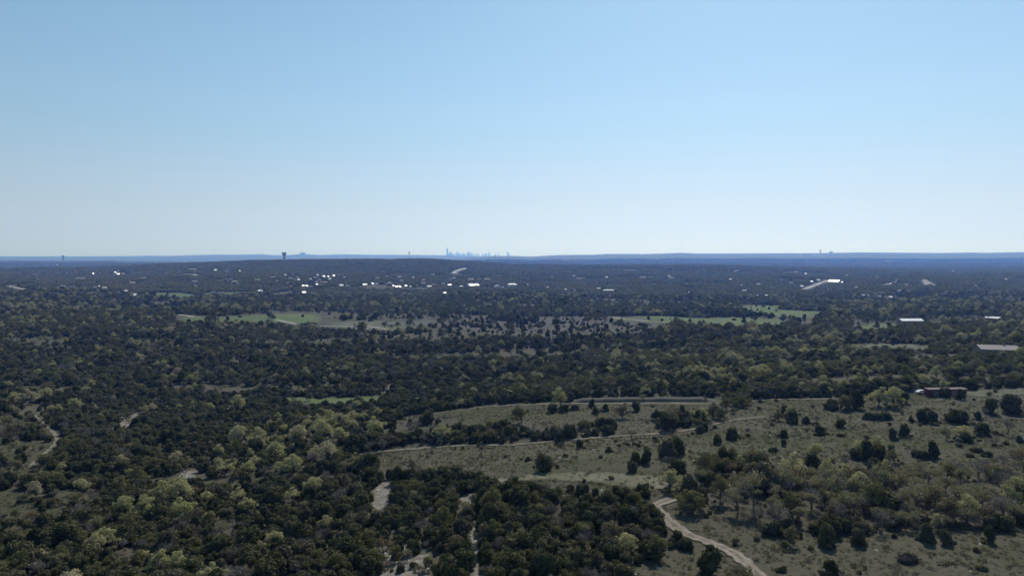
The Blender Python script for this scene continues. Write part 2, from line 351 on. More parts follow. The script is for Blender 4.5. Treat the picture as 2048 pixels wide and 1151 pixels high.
REG = [
 ('far', [(-900,400),(2900,400),(2900,665),(-900,665)]),
 ('scrub', [(175,622),(240,612),(350,607),(420,609),(350,622),(240,626)]),
 ('olive', [(1180,720),(1400,690),(1640,668),(2900,640),(2900,790),(2048,772),(1880,770),(1640,790),(1500,790),(1400,770)]),
 ('thin', [(1010,690),(1120,684),(1190,700),(1180,716),(1060,720),(1000,706)]), ('thin', [(560,690),(640,684),(700,700),(660,712),(580,706)]), ('thin', [(760,700),(860,684),(900,690),(880,730),(800,745)]), ('thin', [(1240,672),(1420,664),(1500,676),(1400,690),(1280,688)]), ('thin', [(1200,772),(1380,768),(1400,792),(1210,796)]),
 ('bare', [(1686,690),(1760,686),(1874,690),(1860,700),(1720,700)]),
 ('brown', [(730,632),(900,628),(1024,632),(1324,634),(1335,655),(1240,672),(1100,676),(1000,672),(860,655),(740,648)]),
 ('meadow', [(690,908),(800,888),(900,892),(1020,886),(760,852),(830,830),(1000,806),(1160,801),(1420,803),(1530,798),(1640,799),(1840,780),(2900,772),(2900,920),(2048,918),(1960,930),(1700,945),(1480,948),(1340,945),(1150,935),(1000,945),(900,940),(760,930)]),
 ('wood', [(770,852),(860,836),(930,842),(1000,852),(1100,857),(1170,872),(1130,884),(1000,890),(900,892),(800,885)]),
 ('thin', [(1300,838),(1350,828),(1400,822),(1450,826),(1452,846),(1400,864),(1330,866)]),
 ('olive', [(1392,815),(1424,800),(1504,797),(1506,815),(1450,838),(1400,845)]),
 ('wood', [(1150,848),(1180,834),(1224,838),(1226,872),(1170,876)]),
 ('thin', [(1190,930),(1300,928),(1370,932),(1372,950),(1260,950),(1190,940)]),
 ('olive', [(1377,935),(1420,915),(1540,905),(1540,955),(1400,955)]),
 ('knoll', [(960,962),(1060,942),(1150,938),(1260,942),(1380,952),(1420,962),(1400,985),(1310,1005),(1240,980),(1100,972),(1000,980)]),
 ('scrub', [(1224,962),(1390,966),(1390,992),(1310,1002),(1240,985)]),
 ('grove', [(1460,950),(1560,948),(1700,948),(1840,940),(2048,915),(2900,905),(2900,1065),(2048,1050),(1900,1062),(1660,1060),(1540,1062),(1470,1030),(1430,990)]),
 ('meadow', [(1300,1005),(1360,1000),(1440,1012),(1540,1070),(1680,1066),(1900,1068),(2048,1056),(2900,1070),(2900,1500),(1280,1500),(1240,1120),(1400,1100)]),
 ('wood', [(980,985),(1060,970),(1160,975),(1240,985),(1300,1015),(1375,1080),(1375,1110),(1270,1128),(1220,1500),(1000,1500),(990,1060)]),
 ('rocky', [(750,1098),(800,1084),(862,1090),(868,1140),(860,1300),(740,1300)]),
 ('bare', [(940,1040),(958,1036),(964,1160),(930,1200)]),
 ('bare', [(738,1018),(745,975),(770,958),(787,964),(782,1000),(770,1026)]),
 ('bare', [(900,1000),(930,988),(980,990),(978,1002),(930,1008)]),
 ('brightw', [(440,905),(455,865),(520,850),(612,846),(692,845),(776,848),(778,872),(700,885),(692,930),(620,960),(530,950),(440,952),(430,930)]),
 ('scrub', [(-900,818),(60,806),(100,830),(118,880),(90,930),(100,958),(0,962),(-900,965)]),
 ('scrub', [(-900,985),(60,988),(140,1005),(120,1050),(40,1066),(-900,1075)]),
 ('rocky', [(200,862),(230,835),(290,818),(322,806),(318,820),(270,850),(270,866),(215,872)]),
 ('bare', [(357,955),(372,940),(405,938),(432,915),(434,930),(400,945),(380,962)]),
 ('field', [(528,797),(580,793),(640,795),(700,792),(768,790),(762,801),(700,806),(650,812),(600,806)]),
 ('field', [(346,636),(385,628),(420,632),(500,630),(560,626),(650,628),(720,640),(780,640),(876,636),(872,650),(790,662),(740,662),(640,652),(560,646),(440,645),(352,646)]),
 ('field', [(1234,632),(1324,632),(1400,636),(1480,632),(1536,628),(1470,622),(1480,611),(1560,610),(1560,620),(1655,622),(1630,636),(1620,652),(1536,654),(1430,653),(1330,646),(1240,642)]),
 ('hedge', [(1394,622),(1461,622),(1461,634),(1394,634)]), ('hedge', [(1466,630),(1536,630),(1545,638),(1574,633),(1576,643),(1540,641),(1470,640)]), ('hedge', [(1579,635),(1617,635),(1617,644),(1579,644)]),
 ('hedge', [(985,634),(1040,632),(1040,641),(985,642)]), ('hedge', [(1024,646),(1092,648),(1092,651),(1024,650)]), ('hedge', [(1150,646),(1225,641),(1225,645),(1150,650)]), ('thin', [(1060,658),(1110,656),(1110,668),(1050,668)]), ('thin', [(880,643),(985,640),(985,647),(880,650)]), ('hedge', [(1330,640),(1360,640),(1360,648),(1330,648)]), ('thin', [(655,634),(700,634),(700,640),(655,640)]), ('thin', [(745,642),(790,640),(790,647),(745,648)]),
 ('field', [(298,586),(340,583),(390,586),(392,594),(350,596),(310,592)]),
 ('field', [(400,585),(512,581),(512,588),(410,591)]),
 ('field', [(1703,652),(1740,646),(1795,644),(1800,654),(1740,662),(1706,662)]),
 ('field', [(535,584),(600,580),(610,590),(540,592)]),
 ('bare', [(1140,795),(1440,794),(1440,806),(1140,807)]),
 ('bare', [(1880,780),(1960,776),(2900,770),(2900,792),(1940,800),(1880,800)]),
]
def gap(x, y):
    """openings in the woods: 0 closed canopy .. 1 grass"""
    ly = np.log(np.maximum(y, 60)); g = .62*vnoise(x/(150+.13*np.maximum(y, 0)), ly*9.5, 101)+.38*vnoise(x/60, ly*24, 102)
    return sstep(.13, .30, g-.07*(1-sstep(330, 600, y)))
RES = 4
_gxp, _gyp = np.meshgrid(np.arange(-896, 2896, RES)+RES/2, np.arange(400, 1500, RES/2)+RES/4)
KEYS = list(COVER); _map = np.where(_gyp < 790+8*vnoise(_gxp/60, _gyp*0, 37), KEYS.index('mid'), KEYS.index('wood')).astype(np.int8)
for k, poly in REG: _map[inside(poly, _gxp+6*vnoise(_gxp/23, _gyp/9, 31), _gyp+2.5*vnoise(_gxp/19, _gyp/8, 33)*np.clip((_gyp-600)/200, .1, 1.5))] = KEYS.index(k)
def cover_at(px, py):
    i = np.clip(((py-400)/(RES/2)).astype(int), 0, _map.shape[0]-1); j = np.clip(((px+896)/RES).astype(int), 0, _map.shape[1]-1)
    return _map[i, j]

# ------------------------------------------------------------------ ground sheet
nR, nA = GZ.shape
V = np.stack([_gx, _gy, GZ], -1).reshape(-1, 3)
V = np.concatenate([V, [[0, AP, GZ[0].mean()]]])
ii, jj = np.meshgrid(np.arange(nR-1), np.arange(nA-1), indexing='ij'); q = (ii*nA+jj).ravel()
F4 = np.stack([q, q+nA, q+nA+1, q+1], -1)[:, ::1]
k = np.arange(nA-1); F3 = np.stack([np.full(nA-1, len(V)-1), k, k+1], -1)
gm = mesh_np('ground', V, [F4[:, ::-1], F3[:, ::-1]], [M['ground']], smooth=True)
px, py, dep = proj(V[:, 0], V[:, 1], V[:, 2])
cv = cover_at(px, py); dens = np.array([COVER[k][0] for k in KEYS])[cv]
wood = np.where((V[:, 1] > 40), sstep(.3, .9, dens), .5)*(1-.9*gap(V[:, 0], V[:, 1]))
canopy = sstep(4200, 8000, V[:, 1])
fattr(gm, 'wood', wood); fattr(gm, 'canopy', canopy)
tag(link('ground', gm), 'rolling hill country ground of dry grass and leaf litter under the trees', kind='structure')

def drape_poly(name, pxy, mat, step, lift, label, edge_m, cat=None):
    P = np.array([at(*q)[:2] for q in pxy]); x0, y0 = P.min(0); x1, y1 = P.max(0)
    nx, ny = int((x1-x0)/step)+2, int((y1-y0)/step)+2
    X, Y = np.meshgrid(x0+np.arange(nx)*step, y0+np.arange(ny)*step)
    ins = inside(P, X+step*1.3*vnoise(X/(step*4), Y/(step*4), 51), Y+step*1.3*vnoise(X/(step*4), Y/(step*4), 52))
    cell = ins[:-1, :-1] & ins[1:, :-1] & ins[:-1, 1:] & ins[1:, 1:]
    D = np.full(X.shape, 1e9); j = len(P)-1
    for i in range(len(P)):
        a, b = P[j], P[i]; ab = b-a; tt = np.clip(((X-a[0])*ab[0]+(Y-a[1])*ab[1])/(ab@ab+1e-9), 0, 1)
        D = np.minimum(D, np.hypot(X-a[0]-tt*ab[0], Y-a[1]-tt*ab[1])); j = i
    idx = np.arange(nx*ny).reshape(ny, nx)
    F = np.stack([idx[:-1, :-1][cell], idx[:-1, 1:][cell], idx[1:, 1:][cell], idx[1:, :-1][cell]], -1)
    if not len(F): return None
    used = np.unique(F); re = np.full(nx*ny, -1); re[used] = np.arange(len(used))
    Vv = np.stack([X.ravel()[used], Y.ravel()[used], Z(X.ravel()[used], Y.ravel()[used])+lift], -1)
    me = mesh_np(name, Vv, re[F], [mat], smooth=True); fattr(me, 'edge', np.clip(D.ravel()[used]/edge_m, 0, 1))
    return tag(link(name, me), label, kind='structure')
def catmull(P, n):
    P = np.array(P, float); Q = np.vstack([2*P[0]-P[1], P, 2*P[-1]-P[-2]]); out = []
    for i in range(1, len(Q)-2):
        for s in np.linspace(0, 1, n, endpoint=False):
            a, b, c, d = Q[i-1], Q[i], Q[i+1], Q[i+2]
            out.append(.5*((2*b)+(c-a)*s+(2*a-5*b+4*c-d)*s*s+(3*b-3*c+d-a)*s**3))
    return np.array(out+[P[-1]])
TRACK_PTS = []; ROAD_PTS = []
def drape_path(name, pxy, mat, w, lift, label, n=14):
    C = catmull([at(*q)[:2] for q in pxy], n); T = np.gradient(C, axis=0); T /= np.linalg.norm(T, axis=1)[:, None]+1e-9
    Nn = np.stack([-T[:, 1], T[:, 0]], -1); offs = np.array([-1, -.75, -.45, -.18, .18, .45, .75, 1]); ed = np.array([0, .4, 1, 1, 1, 1, .4, 0]); ru = np.array([.6, 1, 1, 0, 0, 1, 1, .6])
    wv = w*.8*(1+.3*vnoise(np.arange(len(C))*.35, np.zeros(len(C)), 61))
    Pq = C[:, None, :]+Nn[:, None, :]*(offs[None, :, None]*wv[:, None, None]/2*1.3)
    X, Y = Pq[..., 0].ravel(), Pq[..., 1].ravel()
    ii, jj = np.meshgrid(np.arange(len(C)-1), np.arange(7), indexing='ij'); q = (ii*8+jj).ravel()
    me = mesh_np(name, np.stack([X, Y, Z(X, Y)+lift], -1), np.stack([q, q+1, q+9, q+8], -1)[:, ::-1], [mat], smooth=True)
    me.flip_normals() if me.polygons[0].normal.z < 0 else None
    fattr(me, 'edge', np.tile(ed, len(C))); fattr(me, 'rut', np.tile(ru, len(C))); TRACK_PTS.append((C, w)); ROAD_PTS.extend([(x, y, w) for x, y in C[::2] if y > 600])
    return tag(link(name, me), label, kind='structure')

for nm, pl, mt, st, lab, em in [
 ('pasture', [(346,637),(385,629),(420,633),(500,630),(560,626),(650,628),(655,640),(640,650),(560,647),(440,646),(352,647)], 'field', 4, 'green pasture left of the middle behind the wood', 26),
 ('pasture', [(640,646),(720,640),(785,642),(876,637),(870,650),(790,662),(740,662),(660,656)], 'greygrass', 4, 'pale green pasture crossed by a dirt lane', 26),
 ('pasture', [(1210,634),(1324,631),(1400,636),(1480,633),(1600,640),(1620,652),(1536,655),(1430,654),(1330,647),(1220,641)], 'field', 4, 'green pasture right of the middle behind the brown meadow', 26),
 ('pasture', [(1468,622),(1480,611),(1562,610),(1580,619),(1655,622),(1632,636),(1560,634),(1500,632)], 'field', 5, 'green pasture between dark hedgerows on the right', 26),
 ('pasture', [(298,586),(340,583),(390,586),(392,594),(350,596),(310,592)], 'field', 8, 'far green pasture with a pale upper edge on the left', 20),
 ('pasture', [(400,585),(512,581),(512,588),(410,591)], 'field', 8, 'thin far green pasture beside the long dark building', 20),
 ('pasture', [(528,797),(580,793),(640,795),(700,792),(768,790),(762,801),(700,806),(650,812),(600,806)], 'field', 1.6, 'small bright green glade in the dark wood', 5),
 ('pasture', [(1703,652),(1740,646),(1795,644),(1800,654),(1740,662),(1706,662)], 'field', 4, 'green glade in front of the white barn', 8),
 ('brown_meadow', [(730,634),(900,629),(1024,632),(1324,634),(1335,655),(1240,672),(1100,676),(1000,672),(860,656)], 'brownfield', 5, 'brown grey winter meadow in the middle of the valley', 45),
 ('grassland', [(175,622),(240,612),(350,607),(420,609),(350,622),(240,626)], 'greygrass', 6, 'grey green grassland strip in the left woods', 20),
 ('grassland', [(1686,690),(1760,686),(1874,690),(1860,700),(1720,700)], 'greygrass', 3, 'grey green gap in the woods on the right', 8),
 ('grassland', [(1000,965),(1060,944),(1150,940),(1260,944),(1380,954),(1400,968),(1300,985),(1200,968),(1080,962)], 'knollgrass', .8, 'pale grassy crest of the knoll above the dark thicket', 4),
 ('rock_clearing', [(738,1018),(745,975),(770,958),(787,964),(782,1000),(770,1026)], 'rock', .5, 'pale limestone clearing in the bottom centre woods', 2),
 ('rock_clearing', [(895,1002),(930,986),(985,988),(982,1004),(930,1010)], 'rock', .5, 'flat pale clearing left of the knoll', 2),
 ('rock_clearing', [(975,965),(1000,953),(1026,955),(1010,968)], 'rock', .5, 'pale bare patch at the left end of the knoll', 2),
 ('rock_clearing', [(735,1180),(752,1096),(800,1082),(864,1090),(872,1180)], 'rock', .5, 'grey stony clearing at the bottom edge', 3),
 ('rock_clearing', [(930,1180),(938,1040),(958,1034),(968,1180)], 'rock', .5, 'narrow stony strip at the bottom edge', 1.5),
 ('rock_clearing', [(200,862),(230,835),(290,818),(322,806),(318,820),(270,850),(270,866),(215,872)], 'rock', .9, 'pale limestone scree among the left woods', 3),
 ('rock_clearing', [(357,955),(372,940),(405,938),(432,915),(436,928),(400,947),(380,962)], 'rock', .6, 'pale bare patch below the spring green oaks', 2),
 ('rock_clearing', [(-40,1058),(0,1046),(44,1050),(38,1062),(-40,1075)], 'rock', .6, 'pale bare patch at the left edge', 2),
 ('grassland', [(1895,786),(1960,778),(2100,773),(2100,786),(1960,794)], 'greygrass', .8, 'pale yard beside the red steel shed', 3),
]: drape_poly(nm, pl, M[mt], st, .12 if st < 3 else .25, lab, em)
for pl, w, mt, lab in [
 ([(1540,1180),(1512,1145),(1470,1108),(1420,1085),(1370,1066),(1340,1042),(1318,1020),(1312,1010),(1345,997)], 3.0, 'track', 'pale caliche track winding from the bottom edge up past the dark thicket'),
 ([(690,912),(760,903),(880,893),(1020,889),(1130,880),(1250,871),(1360,862),(1420,850),(1460,841),(1530,833)], 2.4, 'grasstrack', 'grassy track crossing the middle of the right hand meadow'),
 ([(820,832),(900,822),(990,812),(1090,808),(1200,807),(1310,807),(1430,807),(1520,800),(1600,798),(1660,797)], 2.8, 'grasstrack', 'pale track along the top of the right hand meadow'),
 ([(1440,972),(1480,967),(1530,960)], 2.2, 'grasstrack', 'short pale track stub right of the knoll'),
 ([(62,822),(90,850),(112,872),(108,890),(80,915),(60,935)], 1.6, 'grasstrack', 'faint looping track in the left scrub'),
 ([(553,639),(570,643),(592,648)], 5, 'road', 'pale lane leaving the lone tree in the left pasture'),
 ([(640,652),(700,653),(740,653),(775,658)], 4, 'road', 'pale dirt lane across the middle pasture'),
 ([(358,629),(372,631),(386,633)], 6, 'road', 'pale dirt patch at the left end of the pasture'),
 ([(1225,634),(1250,638),(1290,642),(1335,645)], 4, 'road', 'pale lane along the lower edge of the right pasture'),
 ([(772,786),(780,776),(784,768)], 3, 'track', 'short pale track climbing through the dark wood'),
 ([(728,826),(740,820),(748,814)], 2.4, 'track', 'short pale track stub below the bright glade'),
 ([(905,545),(915,541),(924,538),(932,535.5)], 16, 'road', 'pale road running up the far wooded hillside'),
 ([(1610,578),(1622,573),(1634,568.5),(1646,564),(1656,560)], 13, 'road', 'pale road climbing towards the big glinting roof'),
 ([(16,572),(30,574.5),(48,578)], 9, 'road', 'pinkish dirt road among the far left trees'),
 ([(1766,569),(1778,567),(1788,563)], 12, 'road', 'pale road among the trees at the far right'),
 ([(366,547.5),(380,547.6),(394,550)], 12, 'road', 'tan road across the far left hillside'),
]: drape_path('track' if 'track' in mt else 'road', pl, M[mt], w, .16 if w < 3.5 else .3, lab)

def earth_bank(pxy, height, label):
    C = catmull([at(*q)[:2] for q in pxy], 16); T = np.gradient(C, axis=0); T /= np.linalg.norm(T, axis=1)[:, None]; Nn = np.stack([-T[:, 1], T[:, 0]], -1)
    n = len(C); f = np.minimum(1, np.minimum(np.arange(n), np.arange(n)[::-1])/7.0); hh = height*f*(1+.12*vnoise(np.arange(n)*.25, np.zeros(n), 111))
    prof = [(0, -.15), (.5, .3), (1.2, .75), (1.9, .97), (3.2, 1.0), (5.5, .9), (8, .45), (11, -.15)]
    P = np.stack([C+Nn*o for o, _ in prof], 1); zz = Z(P[..., 0].ravel(), P[..., 1].ravel()).reshape(n, -1)+np.array([h for _, h in prof])[None, :]*hh[:, None]
    ii, jj = np.meshgrid(np.arange(n-1), np.arange(len(prof)-1), indexing='ij'); q = (ii*len(prof)+jj).ravel(); k = len(prof)
    me = mesh_np('earth_bank', np.concatenate([P, zz[..., None]], -1).reshape(-1, 3), np.stack([q, q+k, q+k+1, q+1], -1)[:, ::-1], [M['banksoil']], smooth=True)
    return tag(link('earth_bank', me), label, kind='structure')
earth_bank([(1140,805.5),(1200,804),(1280,803),(1360,803),(1432,803)], 1.25, 'long low earth bank in shade above the upper meadow track')
# ------------------------------------------------------------------ tree prototypes
def cards(P, Nn, size, r, asp=.7):
    n = len(P); d = Nn+r.normal(0, .55, (n, 3)); d /= np.linalg.norm(d, axis=1)[:, None]+1e-9
    a = np.cross(d, r.normal(0, 1, (n, 3))); a /= np.linalg.norm(a, axis=1)[:, None]+1e-9; b = np.cross(d, a)
    s = size*r.uniform(.55, 1.3, n)[:, None]
    V = np.stack([P-a*s, P-b*s*asp, P+a*s, P+b*s*asp], 1).reshape(-1, 3)
    return V, np.arange(4*n).reshape(n, 4), np.repeat(r.uniform(0, 1, n), 4)
def sph(n, r):
    v = r.normal(0, 1, (n, 3)); return v/np.linalg.norm(v, axis=1)[:, None]
_ico = None
def ico():
    global _ico
    if _ico is None:
        import bmesh
        bm = bmesh.new(); bmesh.ops.create_icosphere(bm, subdivisions=2, radius=1)
        bm.verts.index_update()
        _ico = (np.array([v.co[:] for v in bm.verts]), np.array([[v.index for v in f.verts] for f in bm.faces])); bm.free()
    return _ico
def foliage(lobes, n, size, r, core=.0, down=.35):
    """leaf sprays on the skins of overlapping lobes (x,y,z,rx,rz)"""
    L = np.array(lobes); wgt = L[:, 3]**2; pick = r.choice(len(L), n*2, p=wgt/wgt.sum()); d = sph(n*2, r)
    keep = (d[:, 2] > -.35) | (r.uniform(size=n*2) < down); pick, d = pick[keep], d[keep]
    rad = r.uniform(.80, 1.08, len(d))*(1+.24*np.sin(d[:, 0]*7+pick)*np.sin(d[:, 1]*6+d[:, 2]*5+pick*2))
    P = L[pick, :3]+d*np.stack([L[pick, 3], L[pick, 3], L[pick, 4]], -1)*rad[:, None]
    dep = np.zeros(len(P))
    for l in L:
        e = np.sqrt(((P[:, 0]-l[0])/l[3])**2+((P[:, 1]-l[1])/l[3])**2+((P[:, 2]-l[2])/l[4])**2); dep = np.maximum(dep, 1-e)
    ok = (dep < .28) & (P[:, 2] > .12); P, d, pick = P[ok][:n], d[ok][:n], pick[ok][:n]
    V, F, s = cards(P, d, size, r)
    s = np.clip(s*.7+np.repeat(.3*((pick*0.618) % 1), 4), 0, 1)
    Fs = [F]
    if core:
        iv, if_ = ico(); Vs, Fc = [V], []; n0 = len(V)
        for l in L:
            vv = iv*(core*(1+.12*np.sin(iv[:, :1]*5+l[0]*9)))*np.array([l[3], l[3], l[4]])+l[:3]
            Vs.append(vv); Fc.append(if_+n0); n0 += len(iv)
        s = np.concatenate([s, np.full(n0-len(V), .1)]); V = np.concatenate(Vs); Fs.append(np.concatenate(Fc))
        V[:, 2] = np.maximum(V[:, 2], .02)
    return V, Fs, s
def limb_set(paths):
    mb = MB()
    for p, q, r0, r1, n in paths: mb.tube(p, q, r0, r1, n)
    return mb
PROTO = {}          # kind -> list of (crown mesh, trunk mesh, joined mesh, width, height)
def finish(kind, crown, trunk, cm, w, h, cmi=None, cm2=None):
    V, Fs, s = crown
    me = mesh_np('crown', V, Fs, [M[cm]]+([M[cm2]] if cmi is not None else []), cmi); fattr(me, 'leaf', s)
    tm = trunk.mesh('trunk', M['bark'], True)
    tv = np.array(trunk.v); tq = [f for f in trunk.f if len(f) == 4]
    Fj = list(Fs)+[np.array(tq)+len(V)]
    nf = sum(len(f) for f in Fs); mi = np.concatenate([np.zeros(nf) if cmi is None else cmi*2, np.ones(len(tq))])
    jm = mesh_np(kind, np.concatenate([V, tv]), Fj, [M[cm], M['bark']]+([M[cm2]] if cmi is not None else []), mi); fattr(jm, 'leaf', np.concatenate([s, np.full(len(tv), .5)]))
    PROTO.setdefault(kind, []).append((me, tm, jm, w, h))
def juniper(i, n=1500, size=.26, kind='juniper'):
    r = np.random.default_rng(100+i); H = r.uniform(4.2, 5.6); Wd = r.uniform(4.6, 5.8) if i % 3 else r.uniform(3.4, 4.2)
    lobes = [(0, 0, H*.42, Wd*.30, H*.36)]
    if i >= 6:                                        # several stems grown into one ragged mass
        H *= r.uniform(.7, .95); Wd *= r.uniform(1.05, 1.35)
        lobes = [(r.normal(0, Wd*.22), r.normal(0, Wd*.22), H*r.uniform(.3, .5), Wd*r.uniform(.16, .24), H*r.uniform(.28, .46)) for _ in range(4)]
    for k in range(13):
        h = r.uniform(.16, .84); a = r.uniform(0, 6.28); R = Wd/2*(1-.72*max(0, h-.30)/.7)*.62
        lr = Wd*r.uniform(.13, .22); lobes.append((R*math.cos(a), R*math.sin(a), H*h, lr, lr*r.uniform(.9, 1.3)))
    tr = limb_set([((0, 0, -.4), (r.normal(0, .1), r.normal(0, .1), H*.5), .2, .1, 6)]+
                  [((0, 0, .1), (math.cos(a)*.9, math.sin(a)*.9, H*.4), .12, .05, 5) for a in r.uniform(0, 6.28, 3)])
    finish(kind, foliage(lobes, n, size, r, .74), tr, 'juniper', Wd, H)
def oak(kind, i, cm, H, Wd, n, size, gap=1.0):
    """a broad crown of many small leaf clumps carried on forking limbs, reaching low on the sides"""
    r = np.random.default_rng(300+i+len(kind)); base = H*r.uniform(.12, .2); limbs = [((0, 0, -.4), (r.normal(0, .12), r.normal(0, .12), base), .24, .17, 7)]
    lobes = []; t0 = limbs[0][1]; lean = r.normal(0, .35, 2)
    for k in range(13):
        a = 2.4*k+r.uniform(-.5, .5); f = ((k+.5)/13)**.6*r.uniform(.8, 1.1); rr = Wd/2*.84*f; top = 1-.62*f**2.2
        h = H*max(.28, top*r.uniform(.80, 1.02)-.06); ex, ey = rr*math.cos(a)+lean[0], rr*math.sin(a)+lean[1]
        mid = (ex*.5, ey*.5, base+(h-base)*.5); end = (ex, ey, h-.25)
        limbs += [(t0, mid, .11, .07, 5), (mid, end, .07, .03, 5)]
        lr = Wd*r.uniform(.085, .15)*gap; lobes.append((ex, ey, h-.1, lr, lr*r.uniform(.6, .9)))
        for q in range(3):
            e2 = (ex+r.normal(0, .6), ey+r.normal(0, .6), max(.5, h-r.uniform(-.2, 1.5))); limbs.append((mid, e2, .05, .02, 4))
            l2 = lr*r.uniform(.45, .85); lobes.append((*e2, l2, l2*.8))
    finish(kind, foliage(lobes, n, size, r, .0, .6), limb_set(limbs), cm, Wd, H)
def bare(i, leafy=0, kind='bare'):
    r = np.random.default_rng(700+i); H = r.uniform(4.8, 6.2); limbs, tips = [], []
    def grow(p, d, L, rad, lev):
        q = p+d*L; limbs.append((p, q, rad, rad*.65, 5 if lev < 2 else 3))
        if lev == 3:
            tips.append((q, d)); return
        for _ in range(4 if lev else 5):
            nd = d+r.normal(0, .55, 3); nd[2] = abs(nd[2])*.8+.22; nd /= np.linalg.norm(nd)
            grow(q-d*L*r.uniform(0, .35), nd, L*r.uniform(.55, .8), rad*.55, lev+1)
    grow(np.array([0, 0, -.3]), np.array([0, 0, 1.]), H*.34, .13, 0)
    P = np.array([t_[0] for t_ in tips]); D = np.array([t_[1] for t_ in tips]); nt_ = 620; k = r.integers(0, len(P), nt_)
    B = P[k]+r.normal(0, .22, (nt_, 3)); Dd = D[k]+r.normal(0, .6, (nt_, 3)); Dd /= np.linalg.norm(Dd, axis=1)[:, None]
    side = np.cross(Dd, r.normal(0, 1, (nt_, 3))); side /= np.linalg.norm(side, axis=1)[:, None]+1e-9
    Lg = r.uniform(.35, .8, nt_)[:, None]; wd = .028
    V = np.stack([B-side*wd, B+side*wd, B+Dd*Lg], 1).reshape(-1, 3); F = np.arange(3*nt_).reshape(nt_, 3)
    lo = P.max(0); Wd = 2*max(abs(P[:, 0]).max(), abs(P[:, 1]).max())
    lf = np.repeat(r.uniform(0, 1, nt_), 3); Fs = [F]; mi = None
    if leafy:
        k = r.integers(0, len(P), leafy); top = P[k, 2] > np.quantile(P[:, 2], .35); k = k[top]
        V2, F2, s2 = cards(P[k]+r.normal(0, .26, (len(k), 3)), sph(len(k), r), .12, r)
        Fs = [F, F2+len(V)]; V = np.concatenate([V, V2]); lf = np.concatenate([lf, s2]); mi = np.concatenate([np.zeros(len(F)), np.ones(len(F2))])
    finish(kind, (V, Fs, lf), limb_set(limbs), 'twig', Wd, H, mi, 'newleaf')
for i in range(10): juniper(i)
for i in range(5): oak('olive', i, 'olive', 5.6+.4*(i % 3), 6.0+.5*(i % 2), 1900, .20)
for i in range(5): oak('bright', i+20, 'bright', 5.8+.4*(i % 3), 6.0+.5*(i % 2), 1800, .19, .95)
for i in range(4): bare(i)
for i in range(5): bare(10+i, (520, 800, 1050, 640, 900)[i], 'leafing')
for i in range(3):
    r = np.random.default_rng(900+i); Wd, H = 1.5, 1.1
    lobes = [(r.normal(0, .3), r.normal(0, .3), r.uniform(.3, .75), r.uniform(.28, .5), r.uniform(.25, .45)) for _ in range(7)]
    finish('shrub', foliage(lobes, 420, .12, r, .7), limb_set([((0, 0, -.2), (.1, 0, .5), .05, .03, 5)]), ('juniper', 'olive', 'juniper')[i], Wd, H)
# grass tuft and stones, for the ground cover
r = np.random.default_rng(5); Vt, Ft = [], []
for k in range(22):
    a = r.uniform(0, 6.28); o = r.normal(0, .16, 2); l = r.uniform(.25, .55); w = .035; lean = r.uniform(.1, .35)
    n0 = len(Vt); Vt += [(o[0]-w*math.sin(a), o[1]+w*math.cos(a), -.05), (o[0]+w*math.sin(a), o[1]-w*math.cos(a), -.05), (o[0]+lean*math.cos(a), o[1]+lean*math.sin(a), l)]; Ft.append((n0, n0+1, n0+2))
TUFT = mesh_np('tuft', np.array(Vt), np.array(Ft), [M['tuft']]); fattr(TUFT, 'leaf', np.repeat(r.uniform(0, 1, 22), 3))
STONES = []
for i in range(4):
    iv, if_ = ico(); r = np.random.default_rng(40+i); s = iv*(1+.35*vnoise(iv[:, 0]*1.7+i*9, iv[:, 1]*1.7+iv[:, 2], 71))[:, None]*np.array([.45, .34, .2])
    STONES.append(mesh_np('stone', s, if_, [M['stone']]))
WEED = []
for i in range(3):
    r = np.random.default_rng(60+i); lobes = [(r.normal(0, .16), r.normal(0, .16), .12, r.uniform(.12, .26), r.uniform(.12, .24)) for _ in range(5)]
    V, Fs, s_ = foliage(lobes, 110, .075, r, 0, 1); me = mesh_np('weed', V, Fs, [M[('olive', 'weed', 'weed')[i]]]); fattr(me, 'leaf', s_); WEED.append(me)
# patch of wood for the far hillsides: a dozen crowns of light meshes
PATCH = []
for i in range(5):
    r = np.random.default_rng(1200+i); lobes = []
    for k in range(26):
        x, y = r.uniform(-15, 15, 2); rr = r.uniform(2.0, 3.8); lobes.append((x, y, rr*.85, rr, rr*r.uniform(.9, 1.35)))
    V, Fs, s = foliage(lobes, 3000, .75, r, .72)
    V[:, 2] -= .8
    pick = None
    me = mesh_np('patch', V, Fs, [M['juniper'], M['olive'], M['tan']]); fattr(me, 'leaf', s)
    # whole crowns take one of the two leaf kinds
    L = np.array(lobes); ce = np.empty(len(me.polygons)*3, np.float32); me.polygons.foreach_get('center', ce); ce = ce.reshape(-1, 3)
    near = np.argmin(((ce[:, None, :2]-L[None, :, :2])**2).sum(-1), 1); kind = np.digitize(r.uniform(size=len(L)), (.16, .64))
    me.polygons.foreach_set('material_index', kind[near].astype(np.int32)); PATCH.append(me)

